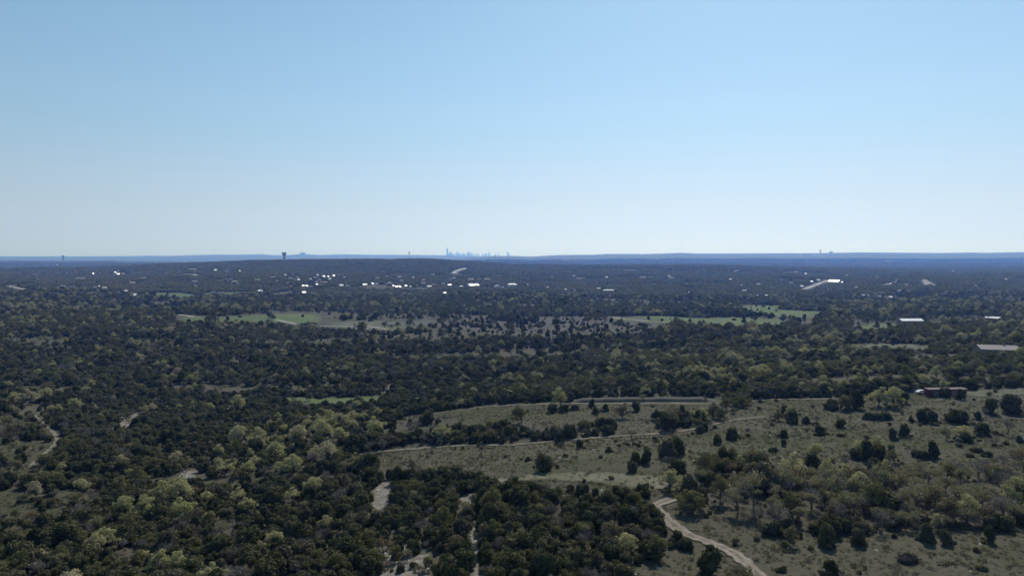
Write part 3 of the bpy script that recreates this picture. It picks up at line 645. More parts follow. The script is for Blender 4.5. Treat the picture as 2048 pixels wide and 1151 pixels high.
def scatter(name, P, rot, scl, idx, meshes, label):
    me = bpy.data.meshes.new(name); me.vertices.add(len(P)); me.vertices.foreach_set('co', np.asarray(P, np.float32).ravel())
    fattr(me, 'spin', rot)
    a = me.attributes.new('size', 'FLOAT_VECTOR', 'POINT'); a.data.foreach_set('vector', np.asarray(scl, np.float32).ravel())
    a = me.attributes.new('which', 'INT', 'POINT'); a.data.foreach_set('value', np.asarray(idx, np.int32))
    me.update(); o = link(name, me)
    g = bpy.data.node_groups.new(name, 'GeometryNodeTree')
    g.interface.new_socket('Geometry', in_out='INPUT', socket_type='NodeSocketGeometry'); g.interface.new_socket('Geometry', in_out='OUTPUT', socket_type='NodeSocketGeometry')
    gi, go = g.nodes.new('NodeGroupInput'), g.nodes.new('NodeGroupOutput'); iop = g.nodes.new('GeometryNodeInstanceOnPoints'); jn = g.nodes.new('GeometryNodeJoinGeometry')
    for k, ms in enumerate(meshes):
        po = bpy.data.objects.new(name+'_kind', ms); oi = g.nodes.new('GeometryNodeObjectInfo'); oi.inputs['Object'].default_value = po; oi.inputs['As Instance'].default_value = True
        g.links.new(oi.outputs['Geometry'], jn.inputs[0])
    def na(nm, ty):
        n = g.nodes.new('GeometryNodeInputNamedAttribute'); n.data_type = ty; n.inputs[0].default_value = nm; return n.outputs[0]
    cx = g.nodes.new('ShaderNodeCombineXYZ'); g.links.new(na('spin', 'FLOAT'), cx.inputs[2])
    er = g.nodes.new('FunctionNodeEulerToRotation'); g.links.new(cx.outputs[0], er.inputs[0])
    g.links.new(gi.outputs[0], iop.inputs['Points']); g.links.new(jn.outputs[0], iop.inputs['Instance']); iop.inputs['Pick Instance'].default_value = True
    g.links.new(na('which', 'INT'), iop.inputs['Instance Index']); g.links.new(er.outputs[0], iop.inputs['Rotation']); g.links.new(na('size', 'FLOAT_VECTOR'), iop.inputs['Scale'])
    g.links.new(iop.outputs[0], go.inputs[0])
    md = o.modifiers.new('scatter', 'NODES'); md.node_group = g
    return tag(o, label, kind='stuff')

# ------------------------------------------------------------------ buildings
SV = np.array([math.sin(SUN_AZ)*math.cos(SUN_EL), math.cos(SUN_AZ)*math.cos(SUN_EL), math.sin(SUN_EL)])
CLEAR = []          # (pixel x0, x1, y0, y1, distance): what stands here stays in view
def clear_for(p, w, h, pad=1.5):
    x, y, _ = proj(p[0], p[1], p[2]); _, y1, _ = proj(p[0], p[1], p[2]+h); s = FPX/p[1]
    CLEAR.append((x-w*s/2-pad, x+w*s/2+pad, y1-1.0, y-(y-y1)*.3, p[1]))
for x, y, w in ROAD_PTS:
    px, py, _ = proj(x, y, Z(x, y)[0]); s = FPX/y; CLEAR.append((px-w*s*.6-1, px+w*s*.6+1, py-1.6, py+.8, y))
def roof_height(px, py, h):
    p = at(px, py); return at(px, py+h*FPX/p[1])
def gable(W, D, h, pitch, wall, roof, root, ox=0, oy=0, rz=0, openings=0, oh=.5, chimney=False):
    """walls with gable ends, two roof slabs with eaves, windows and a door on the front"""
    r = D/2*math.tan(pitch); c, s = math.cos(rz), math.sin(rz)
    tf = lambda L: [(ox+x*c-y*s, oy+x*s+y*c, z) for x, y, z in L]
    w, d = W/2, D/2; mb = MB()
    mb.add(tf([(-w,-d,-1.5),(w,-d,-1.5),(w,d,-1.5),(-w,d,-1.5),(-w,-d,h),(w,-d,h),(w,d,h),(-w,d,h),(-w,0,h+r),(w,0,h+r)]),
           [(0,1,5,4),(2,3,7,6),(1,2,6,9,5),(3,0,4,8,7),(0,3,2,1),(4,5,9,8),(6,7,8,9)])
    mb.part('wall', M[wall], root)
    rb = MB(); e = oh; tz = .22; k = math.tan(pitch)
    for sg in (-1, 1):
        y0, y1 = sg*(d+e), 0.0; z0, z1 = h-e*k+.03, h+r+.03
        L = [(-w-e,y0,z0),(w+e,y0,z0),(w+e,y1,z1),(-w-e,y1,z1),(-w-e,y0,z0+tz),(w+e,y0,z0+tz),(w+e,y1,z1+tz),(-w-e,y1,z1+tz)]
        rb.add(tf(L), [(0,3,2,1),(4,5,6,7),(0,1,5,4),(1,2,6,5),(2,3,7,6),(3,0,4,7)] if sg < 0 else [(0,1,2,3),(4,7,6,5),(0,4,5,1),(1,5,6,2),(2,6,7,3),(3,7,4,0)])
    ro = rb.part('roof', M[roof], root)
    if chimney:
        MB().box(ox+W*.2-.5, ox+W*.2+.5, oy-.4, oy+.4, h+r*.4, h+r+1.2).part('chimney', M['brickwall'], ro)
    for i in range(openings):
        x = -w+W*(i+.7)/(openings+.4)
        if i == openings//2:
            mb = MB(); mb.add(tf([(x-.6,-d-.05,-.2),(x+.6,-d-.05,-.2),(x+.6,-d+.05,-.2),(x-.6,-d+.05,-.2),(x-.6,-d-.05,2.2),(x+.6,-d-.05,2.2),(x+.6,-d+.05,2.2),(x-.6,-d+.05,2.2)]),[(0,3,2,1),(4,5,6,7),(0,1,5,4),(1,2,6,5),(2,3,7,6),(3,0,4,7)])
            mb.part('door', M['brickwall'], root)
        else:
            def bxs(a, b_, c_, d_, e_, f_): return tf([(a,c_,e_),(b_,c_,e_),(b_,d_,e_),(a,d_,e_),(a,c_,f_),(b_,c_,f_),(b_,d_,f_),(a,d_,f_)])
            FB = [(0,3,2,1),(4,5,6,7),(0,1,5,4),(1,2,6,5),(2,3,7,6),(3,0,4,7)]
            f = MB().add(bxs(x-.9, x+.9, -d-.06, -d+.04, 1.0, 2.5), FB).part('window', M['whitewall'], root)
            MB().add(bxs(x-.75, x+.75, -d-.09, -d-.02, 1.12, 2.38), FB).part('pane', M['glass'], f)
STY = {'flash': ('metalroof', 'stucco'), 'white': ('whiteroof', 'stucco'), 'bright': ('barnroof', 'brickwall'), 'grey': ('greyroof', 'stucco'), 'tan': ('tanroof', 'stucco'), 'red': ('redroof', 'brickwall'), 'blue': ('blueroof', 'brickwall')}
ROOFWORD = {'flash': 'flashing roof', 'white': 'white roof', 'bright': 'white roof', 'grey': 'grey roof', 'tan': 'tan roof', 'red': 'pinkish roof', 'blue': 'bluish roof'}
def house(px, py, wpx, sty, where, name='house', cat='house', group='houses scattered over the wooded hills', hh=3.0, label=None, wing=False, turn=None, deep=None):
    p = roof_height(px, py, hh+1.5); d = p[1]; W = wpx/FPX*d*(.88 if wpx < 20 else 1); r = random.Random(int(px*31+py*7))
    v = np.array([0, 0, ZC])-p; v /= np.linalg.norm(v); hv = v+SV; hv /= np.linalg.norm(hv)
    if sty in ('flash', 'white'):
        j = .03 if sty == 'flash' else .16
        pitch = math.acos(hv[2])+r.uniform(-j, j); rz = math.atan2(hv[1], hv[0])+math.pi/2+r.uniform(-j, j)*2
    else:
        pitch = math.radians(r.uniform(17, 24)); rz = r.uniform(-.5, .5)
    if turn is not None: rz = turn
    D = min(max(W*.42, 6), 10) if W > 9 else W*.6+1
    if deep: D = deep
    big = 'large ' if wpx > 13 else ('small ' if wpx < 6 else '')
    adj = 'long ' if wpx > 19 else big
    root = empty(name, p, rz)
    tag(root, label or f'{adj}{name.replace("_"," ")} with {ROOFWORD[sty]} {where}', cat, group)
    rf, wl = STY[sty]
    gable(W, D, hh, pitch, wl, rf, root, openings=0 if wpx < 12 else min(5, int(W/7)))
    if wing or (12 < wpx < 19): gable(W*.45, D*.7, hh*.9, pitch, wl, rf, root, ox=W*.3, oy=-D*.62, rz=0)
    clear_for(p, W, hh+D/2*math.tan(pitch)+.5)
    return root
H = [
 (14,534.5,21,'grey','at the left edge before blue hills'),
 (71,533,4,'white','left of the far left water tower'),
 (115,529.5,5,'white','just below the far left water tower'),
 (143,533.5,5,'grey','lower of two right of the left tower'),
 (148,531,4.5,'white','upper of two right of the left tower'),
 (72,547.5,9,'red','on the left hillside, left of a tan roof'),
 (85,546.5,8,'tan','on the left hillside, right of a pinkish roof'),
 (176,548.5,5,'grey','at the left end of the pair of flashing roofs'),
 (186,546.5,5,'flash','left of the pair on the left hill crest'),
 (197,546.5,8,'flash','right of the pair on the left hill crest'),
 (230,544,4.5,'flash','topmost of the cluster on the left hill'),
 (227,548,5,'grey','left of the flashing cluster on the left hill'),
 (236,547.3,8,'flash','middle of the cluster on the left hill'),
 (246.5,547.3,5,'flash','right end of the cluster on the left hill'),
 (162,555.8,23,'grey','in the left woods below the flashing cluster'),
 (28,559,8,'tan','among trees near the left edge'),
 (90,564.5,8,'tan','above the pinkish dirt road on the far left'),
 (148,571.5,6,'tan','right of the pinkish dirt road'),
 (193,563.5,7,'grey','just above the white farmstead'),
 (190,572.5,7,'blue','at the left of the white farmstead'),
 (198,572.5,6,'white','in the middle of the white farmstead'),
 (208.5,575.5,10,'white','at the right of the white farmstead'),
 (252,580.5,8,'white','below the farmstead beside a pale clearing'),
 (270,588.5,9,'white','left of the far left green pasture'),
 (264,563.5,16,'tan','with a wing, on the left slope'),
 (286,554.5,13,'grey','above the winged tan house on the left slope'),
 (388,537.5,19,'tan','high on the left ridge'),
 (431,539.5,13,'white','high on the ridge, left of a blue roof'),
 (455,540.5,13,'blue','high on the ridge, right of a white roof'),
 (479,541,6,'white','right of the blue roof high on the ridge'),
 (391,561,14,'grey','in the woods below the tan road'),
 (440,560,13,'grey','left of its twin above the far pasture'),
 (470,561.5,13,'tan','right of its grey neighbour above the far pasture'),
 (427,583,11,'blue','left half of the dark row at the far pasture'),
 (442,583.5,11,'blue','right half of the dark row at the far pasture'),
 (275,527,7,'grey','far off before the blue hills on the left'),
 (312,524.5,6,'grey','far off in the blue distance, left of two'),
 (368,523.5,4.5,'white','far off in the blue distance, right of two'),
 (495,525,4.5,'white','on the ridge left of the tall water tower'),
 (515,558,12,'tan','leftmost of the town houses'),
 (546,553,12,'red','left of the town houses below the water tower'),
 (570,548.5,7,'white','straight below the tall water tower'),
 (581,554.5,7,'grey','left of a white roof in the town'),
 (597,558.5,9,'white','in the left part of the town'),
 (621,556.5,4.5,'white','between two white roofs in the town'),
 (634,549.5,7,'white','upper left of the flashing roofs in town'),
 (647,551.5,7,'flash','tilted, upper middle of the town'),
 (656,552,4.5,'flash','between two flashing roofs in the upper town'),
 (667,550.5,7,'flash','right end of the upper row in town'),
 (660,557,8,'white','below the upper row of flashing roofs'),
 (608,570.5,14,'flash','with a wing at the lower left of town'),
 (633,567.5,5,'flash','right of the winged house at the lower left of town'),
 (607,583.5,10,'flash','alone in the wood below the town'),
 (518,580,13,'white','beside the tan field left of the town'),
 (634,562.5,8,'grey','above the lower left roofs of town'),
 (648,563,15,'red','long and low in the left town'),
 (682,569.5,12,'white','left half of a pale row in mid town'),
 (695,569.8,9,'grey','right half of a pale row in mid town'),
 (729,567.8,12,'flash','left of two in mid town'),
 (744.5,566,6,'flash','right of two in mid town'),
 (753,566,7,'tan','right of the mid town flashing roofs'),
 (661,533,9,'red','on the ridge above the town'),
 (820,527,4.5,'white','alone on the ridge below the cell tower'),
 (786,570,5,'flash','left end of the brightest cluster in town'),
 (794,572,15,'flash','largest of the brightest cluster in town'),
 (811,570.3,7,'flash','right of the brightest cluster in town'),
 (820.5,571.5,4.5,'white','just right of the brightest cluster'),
 (773,551,8,'tan','above the mid town'),
 (797,552,15,'grey','above the brightest cluster'),
 (825,554,5.5,'white','above and right of the brightest cluster'),
 (847,558,7,'tan','between brightest cluster and pale hillside road'),
 (858,571.5,12,'white','right of the brightest cluster, low down'),
 (868,567.5,10,'red','right of mid town beside a white roof'),
 (887,565.5,9,'blue','left of a flashing roof in the right town'),
 (898.5,568.5,11,'flash','right of a blue grey roof in the town'),
 (905,554.5,14,'tan','below the pale hillside road'),
 (922,571,8,'white','left of the long flashing roof'),
 (942,557,13,'red','above the long flashing roof'),
 (974,556.5,13,'tan','upper right of the town'),
 (909,545,9,'white','at the foot of the pale hillside road'),
 (889,584.5,8,'flash','alone below the right part of town'),
 (818.5,580.5,5,'grey','below the brightest cluster, right of two'),
 (809,584,5,'grey','below the brightest cluster, left of two'),
 (1005,572.5,5,'grey','right of the long flashing roof'),
 (1148,550.5,7,'white','tilted, alone in the blue green woods'),
 (1213,553,6,'white','alone in the woods right of a tilted white roof'),
 (1055,567.8,5,'grey','between town and the white frame building'),
 (1095,572.8,4.5,'white','left of the roofs by the white frame building'),
 (1129,577.3,8,'white','leftmost of a row by the white frame building'),
 (1149,578.3,5,'grey','second of a row by the white frame building'),
 (1180,577.3,6,'red','third of a row by the white frame building'),
 (1197,575.5,9,'white','tilted, just left of the white frame building'),
 (1295,544.5,4.5,'white','high in the woods right of centre'),
 (1338,550.5,5,'white','in the woods right of centre'),
 (1461,557.5,5.5,'white','in the woods left of the road with big roof'),
 (1379,582.3,5.5,'flash','alone in the nearer woods right of centre'),
 (1482,569,8,'grey','in the woods, left of two grey roofs'),
 (1502,568.5,6,'grey','in the woods, right of two grey roofs'),
 (1513,588.5,8,'white','above the right pasture, left of two'),
 (1533,588.5,5.5,'white','above the right pasture, right of two'),
 (1612,546,5.5,'flash','high above the pale road on the right'),
 (1622,561.5,8,'flash','left of the pale climbing road'),
 (1637,558.5,7,'white','above the pale climbing road'),
 (1604,570.5,7,'white','at the foot of the pale climbing road'),
 (1657,576,6,'white','below the big glinting roof'),
 (1582,564.5,8,'grey','far left of the pale climbing road'),
 (1730,588.5,14,'grey','right of the road, leftmost of three low roofs'),
 (1758,590.5,8,'grey','right of the road, middle of three low roofs'),
 (1781,592,10,'white','right of the road, rightmost of three low roofs'),
 (1793,559.5,6,'white','at the top of the far right road'),
 (1906,541,4.5,'white','high on the right, leftmost of three white roofs'),
 (1940,546,5.5,'flash','high on the right, left of a close pair'),
 (1954.5,546,4.5,'flash','high on the right, right of a close pair'),
 (1893,551,4.5,'grey','above the terraced building'),
 (2012,557.5,4.5,'white','near the right edge in the far woods'),
 (1798,579.5,10,'grey','below the far right road'),
 (1205,509.3,5,'white','on the blue hill crest right of the skyline'),
 (1283,508.6,9,'white','on the blue hill crest, longest of the far roofs'),
 (1300,508.2,5,'white','on the blue hill crest beside the longest far roof'),
 (1601,507.8,6,'white','on the blue hill left of the far right water tower'),
 (1628,509.8,4.5,'white','on the blue hill below the far right water tower'),
 (637,512.8,4.5,'white','on the blue hill behind the tall water tower'),
]
for a in H: house(*a)
rh = random.Random(11)                                  # the many dim roofs between the ones named above
DIM = [(rh.uniform(540, 1010), rh.uniform(546, 576)) for _ in range(44)]+[(rh.uniform(30, 520), rh.uniform(536, 572)) for _ in range(26)]+[(rh.uniform(1480, 1960), rh.uniform(548, 582)) for _ in range(14)]
MARK = [(569, 545, 'below the tall water tower'), (127, 540, 'below the far left water tower'), (922, 540, 'near the pale hillside road'), (800, 570, 'near the brightest roof cluster'), (946, 569, 'near the long flashing warehouse'),
        (198, 572, 'near the white farmstead'), (345, 585, 'above the far left pasture'), (430, 545, 'high on the left ridge'), (235, 547, 'near the flashing hill cluster'), (650, 555, 'near the upper flashing roofs in town'), (30, 560, 'near the left edge'),
        (720, 550, 'on the slope above mid town'), (1000, 560, 'right of the town'), (1640, 565, 'near the pale climbing road'), (1785, 570, 'near the far right road'), (1860, 565, 'near the terraced building'), (1520, 570, 'left of the climbing road woods'), (1940, 555, 'below the close white pair')]
fam = {}
for px, py in DIM:
    if all(abs(px-h[0]) > h[2]*.6+4 or abs(py-h[1]) > 3.5 for h in H):
        fam.setdefault((min(MARK, key=lambda m_: (m_[0]-px)**2+4*(m_[1]-py)**2)[2], rh.choice(('grey', 'tan', 'red', 'grey', 'blue'))), []).append((px, py))
for (where, sty), L in fam.items():
    L.sort()
    for i, (px, py) in enumerate(L):
        n = len(L); o1 = 'only' if n == 1 else 'left' if (n == 2 and i == 0) else 'right' if n == 2 else 'leftmost' if i == 0 else 'rightmost' if i == n-1 else ('second', 'third', 'fourth', 'fifth')[i-1]
        fl = ' from left' if o1 in ('second', 'third', 'fourth', 'fifth') else ''
        house(px, py, rh.uniform(4.5, 9), sty, '', group='small dim roofs among the far trees', label=f'{o1} small dim {ROOFWORD[sty]}{fl} {where}')
# larger ones
house(946, 569.5, 25, 'flash', '', 'warehouse', 'warehouse', 'large buildings in the valley', 5.5, 'long warehouse whose roof flashes white at the right of the town', deep=14)
house(1022, 567.5, 20, 'white', '', 'warehouse', 'warehouse', 'large buildings in the valley', 6.5, 'tall pale warehouse standing alone right of the town', True)
house(1669, 562, 20, 'flash', '', 'hangar', 'hangar', 'large buildings in the valley', 7.0, 'big hall with a dazzling white roof at the top of the pale road', deep=26)
house(1681, 563, 11, 'flash', '', 'hangar', 'hangar', 'large buildings in the valley', 4.0, 'lower hall with a dazzling roof at the right of the big hall')
def terraced():
    p = roof_height(1858, 568, 6); s = p[1]/FPX; root = empty('terraced_building', p, .12)
    tag(root, 'tan building with roofs stepped one above the other at the far right', 'building')
    for k, (ox, w, h) in enumerate(((0, 24, 4), (2, 19, 7.5), (4, 14, 11), (6, 10, 14.5))):
        gable(w*s, 9, h, .32, 'stucco', 'tanroof', root, ox=ox*s, oy=9.6*k)
    clear_for(p, 26*s, 17)
terraced()
def frame_building():
    p = roof_height(1217, 580.5, 5); s = p[1]/FPX; W = 21*s; root = empty('open_barn', p, -.05)
    tag(root, 'white framed open barn with dark open side and white base wall', 'barn')
    MB().box(-W/2, W/2, -.2, .2, -1, 1.7).part('base_wall', M['whitewall'], root)
    MB().box(-W/2, W/2, 12, 12.4, -1, 5.2).part('back_wall', M['brickwall'], root)
    MB().box(W/2-.4, W/2, .25, 11.9, -1, 5.2).part('side_wall', M['whitewall'], root)
    for i in range(7): 
        x = -W/2+.3+(W-.6)*i/6; MB().box(x-.15, x+.15, .25, .6, -1, 5.2).part('post', M['whitewall'], root)
    m = MB(); m.add([(-W/2-.5,-.8,5.2),(W/2+.5,-.8,5.2),(W/2+.5,13,6.0),(-W/2-.5,13,6.0),(-W/2-.5,-.8,5.6),(W/2+.5,-.8,5.6),(W/2+.5,13,6.4),(-W/2-.5,13,6.4)],
          [(0,3,2,1),(4,5,6,7),(0,1,5,4),(1,2,6,5),(2,3,7,6),(3,0,4,7)]); m.part('roof', M['whiteroof'], root)
    clear_for(p, W, 9)
frame_building()
house(1820, 638.5, 43, 'bright', '', 'barn', 'barn', None, 4.6, 'long barn with a white metal roof and dark front among oaks', turn=.02)
house(1985, 633, 24, 'bright', '', 'farmhouse', 'house', None, 3.4, 'house with a patchy white roof among trees at the right edge', True)
def lodge():
    p = roof_height(1992, 692, 5.0); s = p[1]/FPX; W = 66*s; root = empty('ranch_lodge', p, math.radians(-14))
    tag(root, 'low long building with a weathered tan roof and dark gable end', 'building')
    gable(W, 13, 3.4, math.radians(15), 'brickwall', 'lodgeroof', root, openings=5, oh=.8, chimney=True)
    clear_for(p, W*1.05, 6.5)
lodge()
def shed():
    p = at(1895, 791); s = p[1]/FPX; W = 80*s; Hh = 13*s; D = 2.7; root = empty('steel_shed', p, math.radians(3))
    tag(root, 'long rusty red steel shed with a pale flat roof at the meadow edge', 'shed')
    MB().box(-W/2, W/2, 0, D, -.4, Hh).part('body', M['redsteel'], root)
    rb = MB()
    for i in range(int(W/.45)):
        x = -W/2+.2+i*.45; rb.box(x, x+.16, -.06, 0.02, .1, Hh-.1)
    rb.part('ribs', M['redsteel'], root)
    m = MB(); m.add([(-W/2-.3,-.5,Hh+.02),(W/2+.3,-.5,Hh+.02),(W/2+.3,D+.3,Hh+.1),(-W/2-.3,D+.3,Hh+.1),(-W/2-.3,-.5,Hh+.2),(W/2+.3,-.5,Hh+.2),(W/2+.3,D+.3,Hh+.28),(-W/2-.3,D+.3,Hh+.28)],
       [(0,3,2,1),(4,5,6,7),(0,1,5,4),(1,2,6,5),(2,3,7,6),(3,0,4,7)]); m.part('roof', M['rustroof'], root)
    for x in (-W*.3, W*.18): MB().box(x-1.1, x+1.1, -.1, -.03, 0, Hh*.8).part('door', M['brickwall'], root)
    clear_for(p, W, Hh+.5, 1)
shed()
def car():
    p = at(1843, 786.5); root = empty('parked_car', p, math.radians(8)); root.scale = (1.05,)*3
    tag(root, 'white parked car beside the rusty red shed', 'car')
    m = MB(); prof = [(-2.2,.35),(-2.25,.8),(-2.1,1.0),(-1.7,1.05),(-1.1,1.5),(.6,1.52),(1.25,1.05),(2.1,.9),(2.25,.6),(2.2,.35)]
    n = len(prof); m.add([(x, y, z) for y in (-.85, .85) for x, z in prof], [tuple(range(n)), tuple(range(2*n-1, n-1, -1))]+[(i, i+n, (i+1) % n+n, (i+1) % n) for i in range(n)])
    m.part('body', M['carpaint'], root)
    for sg in (-1, 1):
        y = sg*.86; w = MB(); V = [(-1.45,y,1.08),(1.0,y,1.08),(.52,y,1.42),(-1.0,y,1.42)]
        w.add(V+[(a, b_+sg*.02, c_) for a, b_, c_ in V], [(0,1,2,3),(7,6,5,4),(0,4,5,1),(1,5,6,2),(2,6,7,3),(3,7,4,0)]); w.part('window', M['glass'], root)
        for x in (-1.35, 1.4):
            k = MB(); k.tube((x, sg*.70, .34), (x, sg*.92, .34), .34, .34, 14); k.part('wheel', M['rubber'], root)
    clear_for(p, 5.4, 1.8, .5)
car()
# water towers, tanks, masts
def water_tower(px, ytop, ybase, wpx, dist, label):
    s = dist/FPX; x = (px-CX)*s; zt = ZC-(ytop-HY)*s; zb = ZC-(ybase-HY)*s; g = Z(x, dist)[0]; zb = min(zb, g)-1
    root = empty('water_tower', (x, dist, zb)); tag(root, label, 'water tower'); h = zt-zb; R = wpx*s/2
    MB().lathe([(R*.62, 0), (R*.58, h*.05), (R*.56, h-R*1.25)], 24).part('stem', M['tank'], root)
    MB().lathe([(R*.58, h-R*1.45), (R*.86, h-R*1.12), (R*.97, h-R*.95), (R, h-R*.18), (R*.94, h-R*.1), (0.3, h)], 28).part('tank', M['tank'], root, False)
    MB().lathe([(R*1.0, h-R*.96), (R*1.03, h-R*.92), (R*1.0, h-R*.88)], 28).part('balcony', M['steel'], root)
    CLEAR.append((px-wpx/2, px+wpx/2, ytop, ybase-2, dist))
water_tower(569, 503.8, 521, 9, 3250, 'tall dark water tower with flared tank above the left ridge')
water_tower(127, 510, 522.5, 5.2, 7200, 'small far water tower near the left edge')
water_tower(1640, 499.2, 505.8, 3.2, 11700, 'tiny water tower on the far right blue ridge')
s_ = 11700/FPX; x_ = (1661-CX)*s_; root = empty('storage_tank', (x_, 11700, ZC-(505.8-HY)*s_)); tag(root, 'broad domed tank beside the tiny water tower on the far ridge', 'storage tank')
Rt = 3.1*s_; MB().lathe([(Rt, -20), (Rt, Rt*.65)], 26).part('wall', M['tank'], root)
MB().lathe([(Rt*1.02, Rt*.66), (Rt*.8, Rt*1.05), (Rt*.45, Rt*1.25), (.5, Rt*1.32)], 26).part('dome', M['tank'], root)
s_ = 18700/FPX; root = empty('hilltop_building', ((605.5-CX)*s_, 18700, ZC-(508.2-HY)*s_)); tag(root, 'wide flat topped building on the blue hill right of the water tower', 'building')
MB().box(-5.6*s_, 5.6*s_, 0, 40, -15, 2.3*s_).part('block', M['concrete'], root)
MB().box(-4.2*s_, 4.0*s_, 2, 36, 2.3*s_, 3.2*s_).part('upper_block', M['concrete'], root)
def mast(px, ytop, ybase, dist, wm, label, head=None):
    s = dist/FPX; x = (px-CX)*s; zb = min(ZC-(ybase-HY)*s, Z(x, dist)[0])-1; h = ZC-(ytop-HY)*s-zb
    root = empty('cell_tower' if head else 'radio_mast', (x, dist, zb)); tag(root, label, 'cell tower' if head else 'radio mast', None if head else 'radio masts on the far left horizon')
    m = MB(); w = wm/2
    for k in range(3):
        a = 2.094*k; m.tube((w*math.cos(a), w*math.sin(a), 0), (w*.8*math.cos(a), w*.8*math.sin(a), h), wm*.09, wm*.09, 4)
    n = 24
    for i in range(n):
        for k in range(3):
            a, b_ = 2.094*k, 2.094*(k+1); z0, z1 = h*i/n, h*(i+1)/n
            m.tube((w*math.cos(a), w*math.sin(a), z0), (w*math.cos(b_), w*math.sin(b_), z1), wm*.05, wm*.05, 3)
    m.part('lattice', M['steel'], root)
    if head:
        for k in range(6):
            a = 1.047*k; c, s2 = math.cos(a)*head*.5, math.sin(a)*head*.5
            MB().box(c-.5, c+.5, s2-.5, s2+.5, h*.62, h*.93).part('antenna', M['steel'], root)
        MB().lathe([(head*.62, h*.74), (head*.62, h*.78)], 12).part('platform', M['steel'], root)
mast(818.5, 501.5, 517, 3350, 1.6, 'dark cell tower mast standing on the ridge left of the city skyline', 3.0)
for px, yt, yb, lab in ((281, 479, 511, 'thin radio mast left of the two tallest masts'), (308, 473, 511, 'left one of the two tallest thin radio masts'), (318.5, 472, 511, 'right one of the two tallest thin radio masts'), (347, 490, 511, 'short thin radio mast right of the two tallest'), (431, 492, 509, 'short thin radio mast over the far left hill'), (476, 486, 508, 'thin radio mast between the far masts and tall water tower')):
    mast(px, yt, yb, 18700, 3.0, lab)
mast(1197, 501.5, 508, 11700, 3.5, 'tiny mast on the blue hill right of the city skyline')
mast(151.5, 511, 523, 7250, 1.3, 'thin mast just right of the far left water tower')
# the city on the horizon
CITY = [(895,495.6,4.0,'tallest slab tower at the left end of the far skyline',2), (902,503.2,3.0,'shorter block right of the tallest tower',0), (898.7,505.0,3,'low block between the two leftmost towers',0), (906,506.8,4,'low block left of the second peak',0),
 (912.2,505.7,3,'block left of the second peak tower',0), (915.3,500.6,2.8,'second peak tower with a thin top',1), (919.3,505.8,4,'block right of the second peak tower',0), (924,507,3,'low block left of the middle of the skyline',0), (928.5,506.4,5,'wide low block before the third peak',0),
 (934.8,505.2,3,'block left of the pointed third peak',0), (938,500.9,3.2,'pointed third peak of the skyline',1), (941.8,504.8,2.8,'block right of the pointed third peak',0), (944.8,506.8,2.6,'low block right of the third peak',0), (949.2,507.8,2.4,'first small block after the third peak',0), (954.5,506.6,2.8,'rounded small block after the third peak',0), (959,507.8,2.2,'tiny block in the skyline gap',0),
 (965.3,507.6,3.2,'low block left of the right hand cluster',0), (971,506.6,5,'wide block of the right hand cluster',0), (976.6,503.6,2.6,'tall tower of the right hand cluster',1), (979.8,505.8,2.2,'block at the right of the right hand cluster',0),
 (990.5,507.2,3.2,'low block left of the last towers',0), (996.6,504.8,2.0,'thin tower next to last in the skyline',0), (1015.4,503.0,3.2,'lone tower at the right end of the skyline',0), (1019,507.0,1.8,'small block beside the lone last tower',0)]
for px, yt, wp, lab, kind in CITY:
    dist = 27000+random.Random(int(px*7)).uniform(-250, 250); s = dist/FPX; x = (px-CX)*s; zb = Z(x, dist)[0]-2; h = ZC-(yt-HY)*s-zb; w = wp*s/2
    root = empty('skyscraper', (x, dist, zb), 0); tag(root, lab, 'skyscraper', 'towers of the city skyline on the horizon')
    if kind == 0:
        MB().box(-w, w, -w, w, 0, h*.96).part('shaft', M['tower'], root); MB().box(-w*.6, w*.6, -w*.6, w*.6, h*.96, h).part('plant_room', M['concrete'], root)
    elif kind == 1:
        MB().box(-w, w, -w, w, 0, h*.82).part('shaft', M['tower'], root)
        MB().add([(-w*.8,-w*.8,h*.82),(w*.8,-w*.8,h*.82),(w*.8,w*.8,h*.82),(-w*.8,w*.8,h*.82),(0,0,h)], [(0,3,2,1),(0,1,4),(1,2,4),(2,3,4),(3,0,4)]).part('crown', M['tower'], root)
    else:
        MB().box(-w, w, -w, w, 0, h*.45).part('shaft', M['tower'], root); MB().box(-w, w*.75, -w*.9, w*.9, h*.45, h*.8).part('shaft', M['tower'], root); MB().box(-w*.9, w*.45, -w*.8, w*.8, h*.8, h).part('crown', M['tower'], root)

# ------------------------------------------------------------------ trees
def clear_ok(x, y, z, h, w):
    """False where a tree would hide a building that the photograph shows"""
    px, p0, dep = proj(x, y, z+h); _, p1, _ = proj(x, y, z); hw = w/2*FPX/dep
    ok = np.ones(len(x), bool)
    for x0, x1, y0, y1, d in CLEAR:
        ok &= ~((px+hw*.8 > x0) & (px-hw*.8 < x1) & (p0 < y1) & (p1 > y0) & (dep < d+6))
    for C, w_ in TRACK_PTS:
        lo, hi = C.min(0)-12, C.max(0)+12
        cand = ok & (x > lo[0]) & (x < hi[0]) & (y > lo[1]) & (y < hi[1])
        i = np.nonzero(cand)[0]
        if len(i): 
            dd = np.hypot(x[i, None]-C[None, :, 0], y[i, None]-C[None, :, 1]).min(1); ok[i[dd < w_/2+np.minimum(w[i]*.38, 2.2)]] = False
    return ok
def grid(y0, y1, s, um):
    """jittered grid over the wedge of land the camera and its neighbours could see"""
    X, Y = np.meshgrid(np.arange(-um*y1-20, um*y1+20, s), np.arange(y0, y1, s))
    X, Y = X.ravel()+rng.uniform(-.45, .45, X.size)*s, Y.ravel()+rng.uniform(-.45, .45, Y.size)*s
    k = np.abs(X) < um*np.maximum(Y, 110)+20; return X[k], Y[k]
KIND = ['juniper', 'olive', 'bright', 'bare', 'leafing', 'shrub']
SH = np.array([COVER[k][1] for k in KEYS]); DN = np.array([COVER[k][0] for k in KEYS])
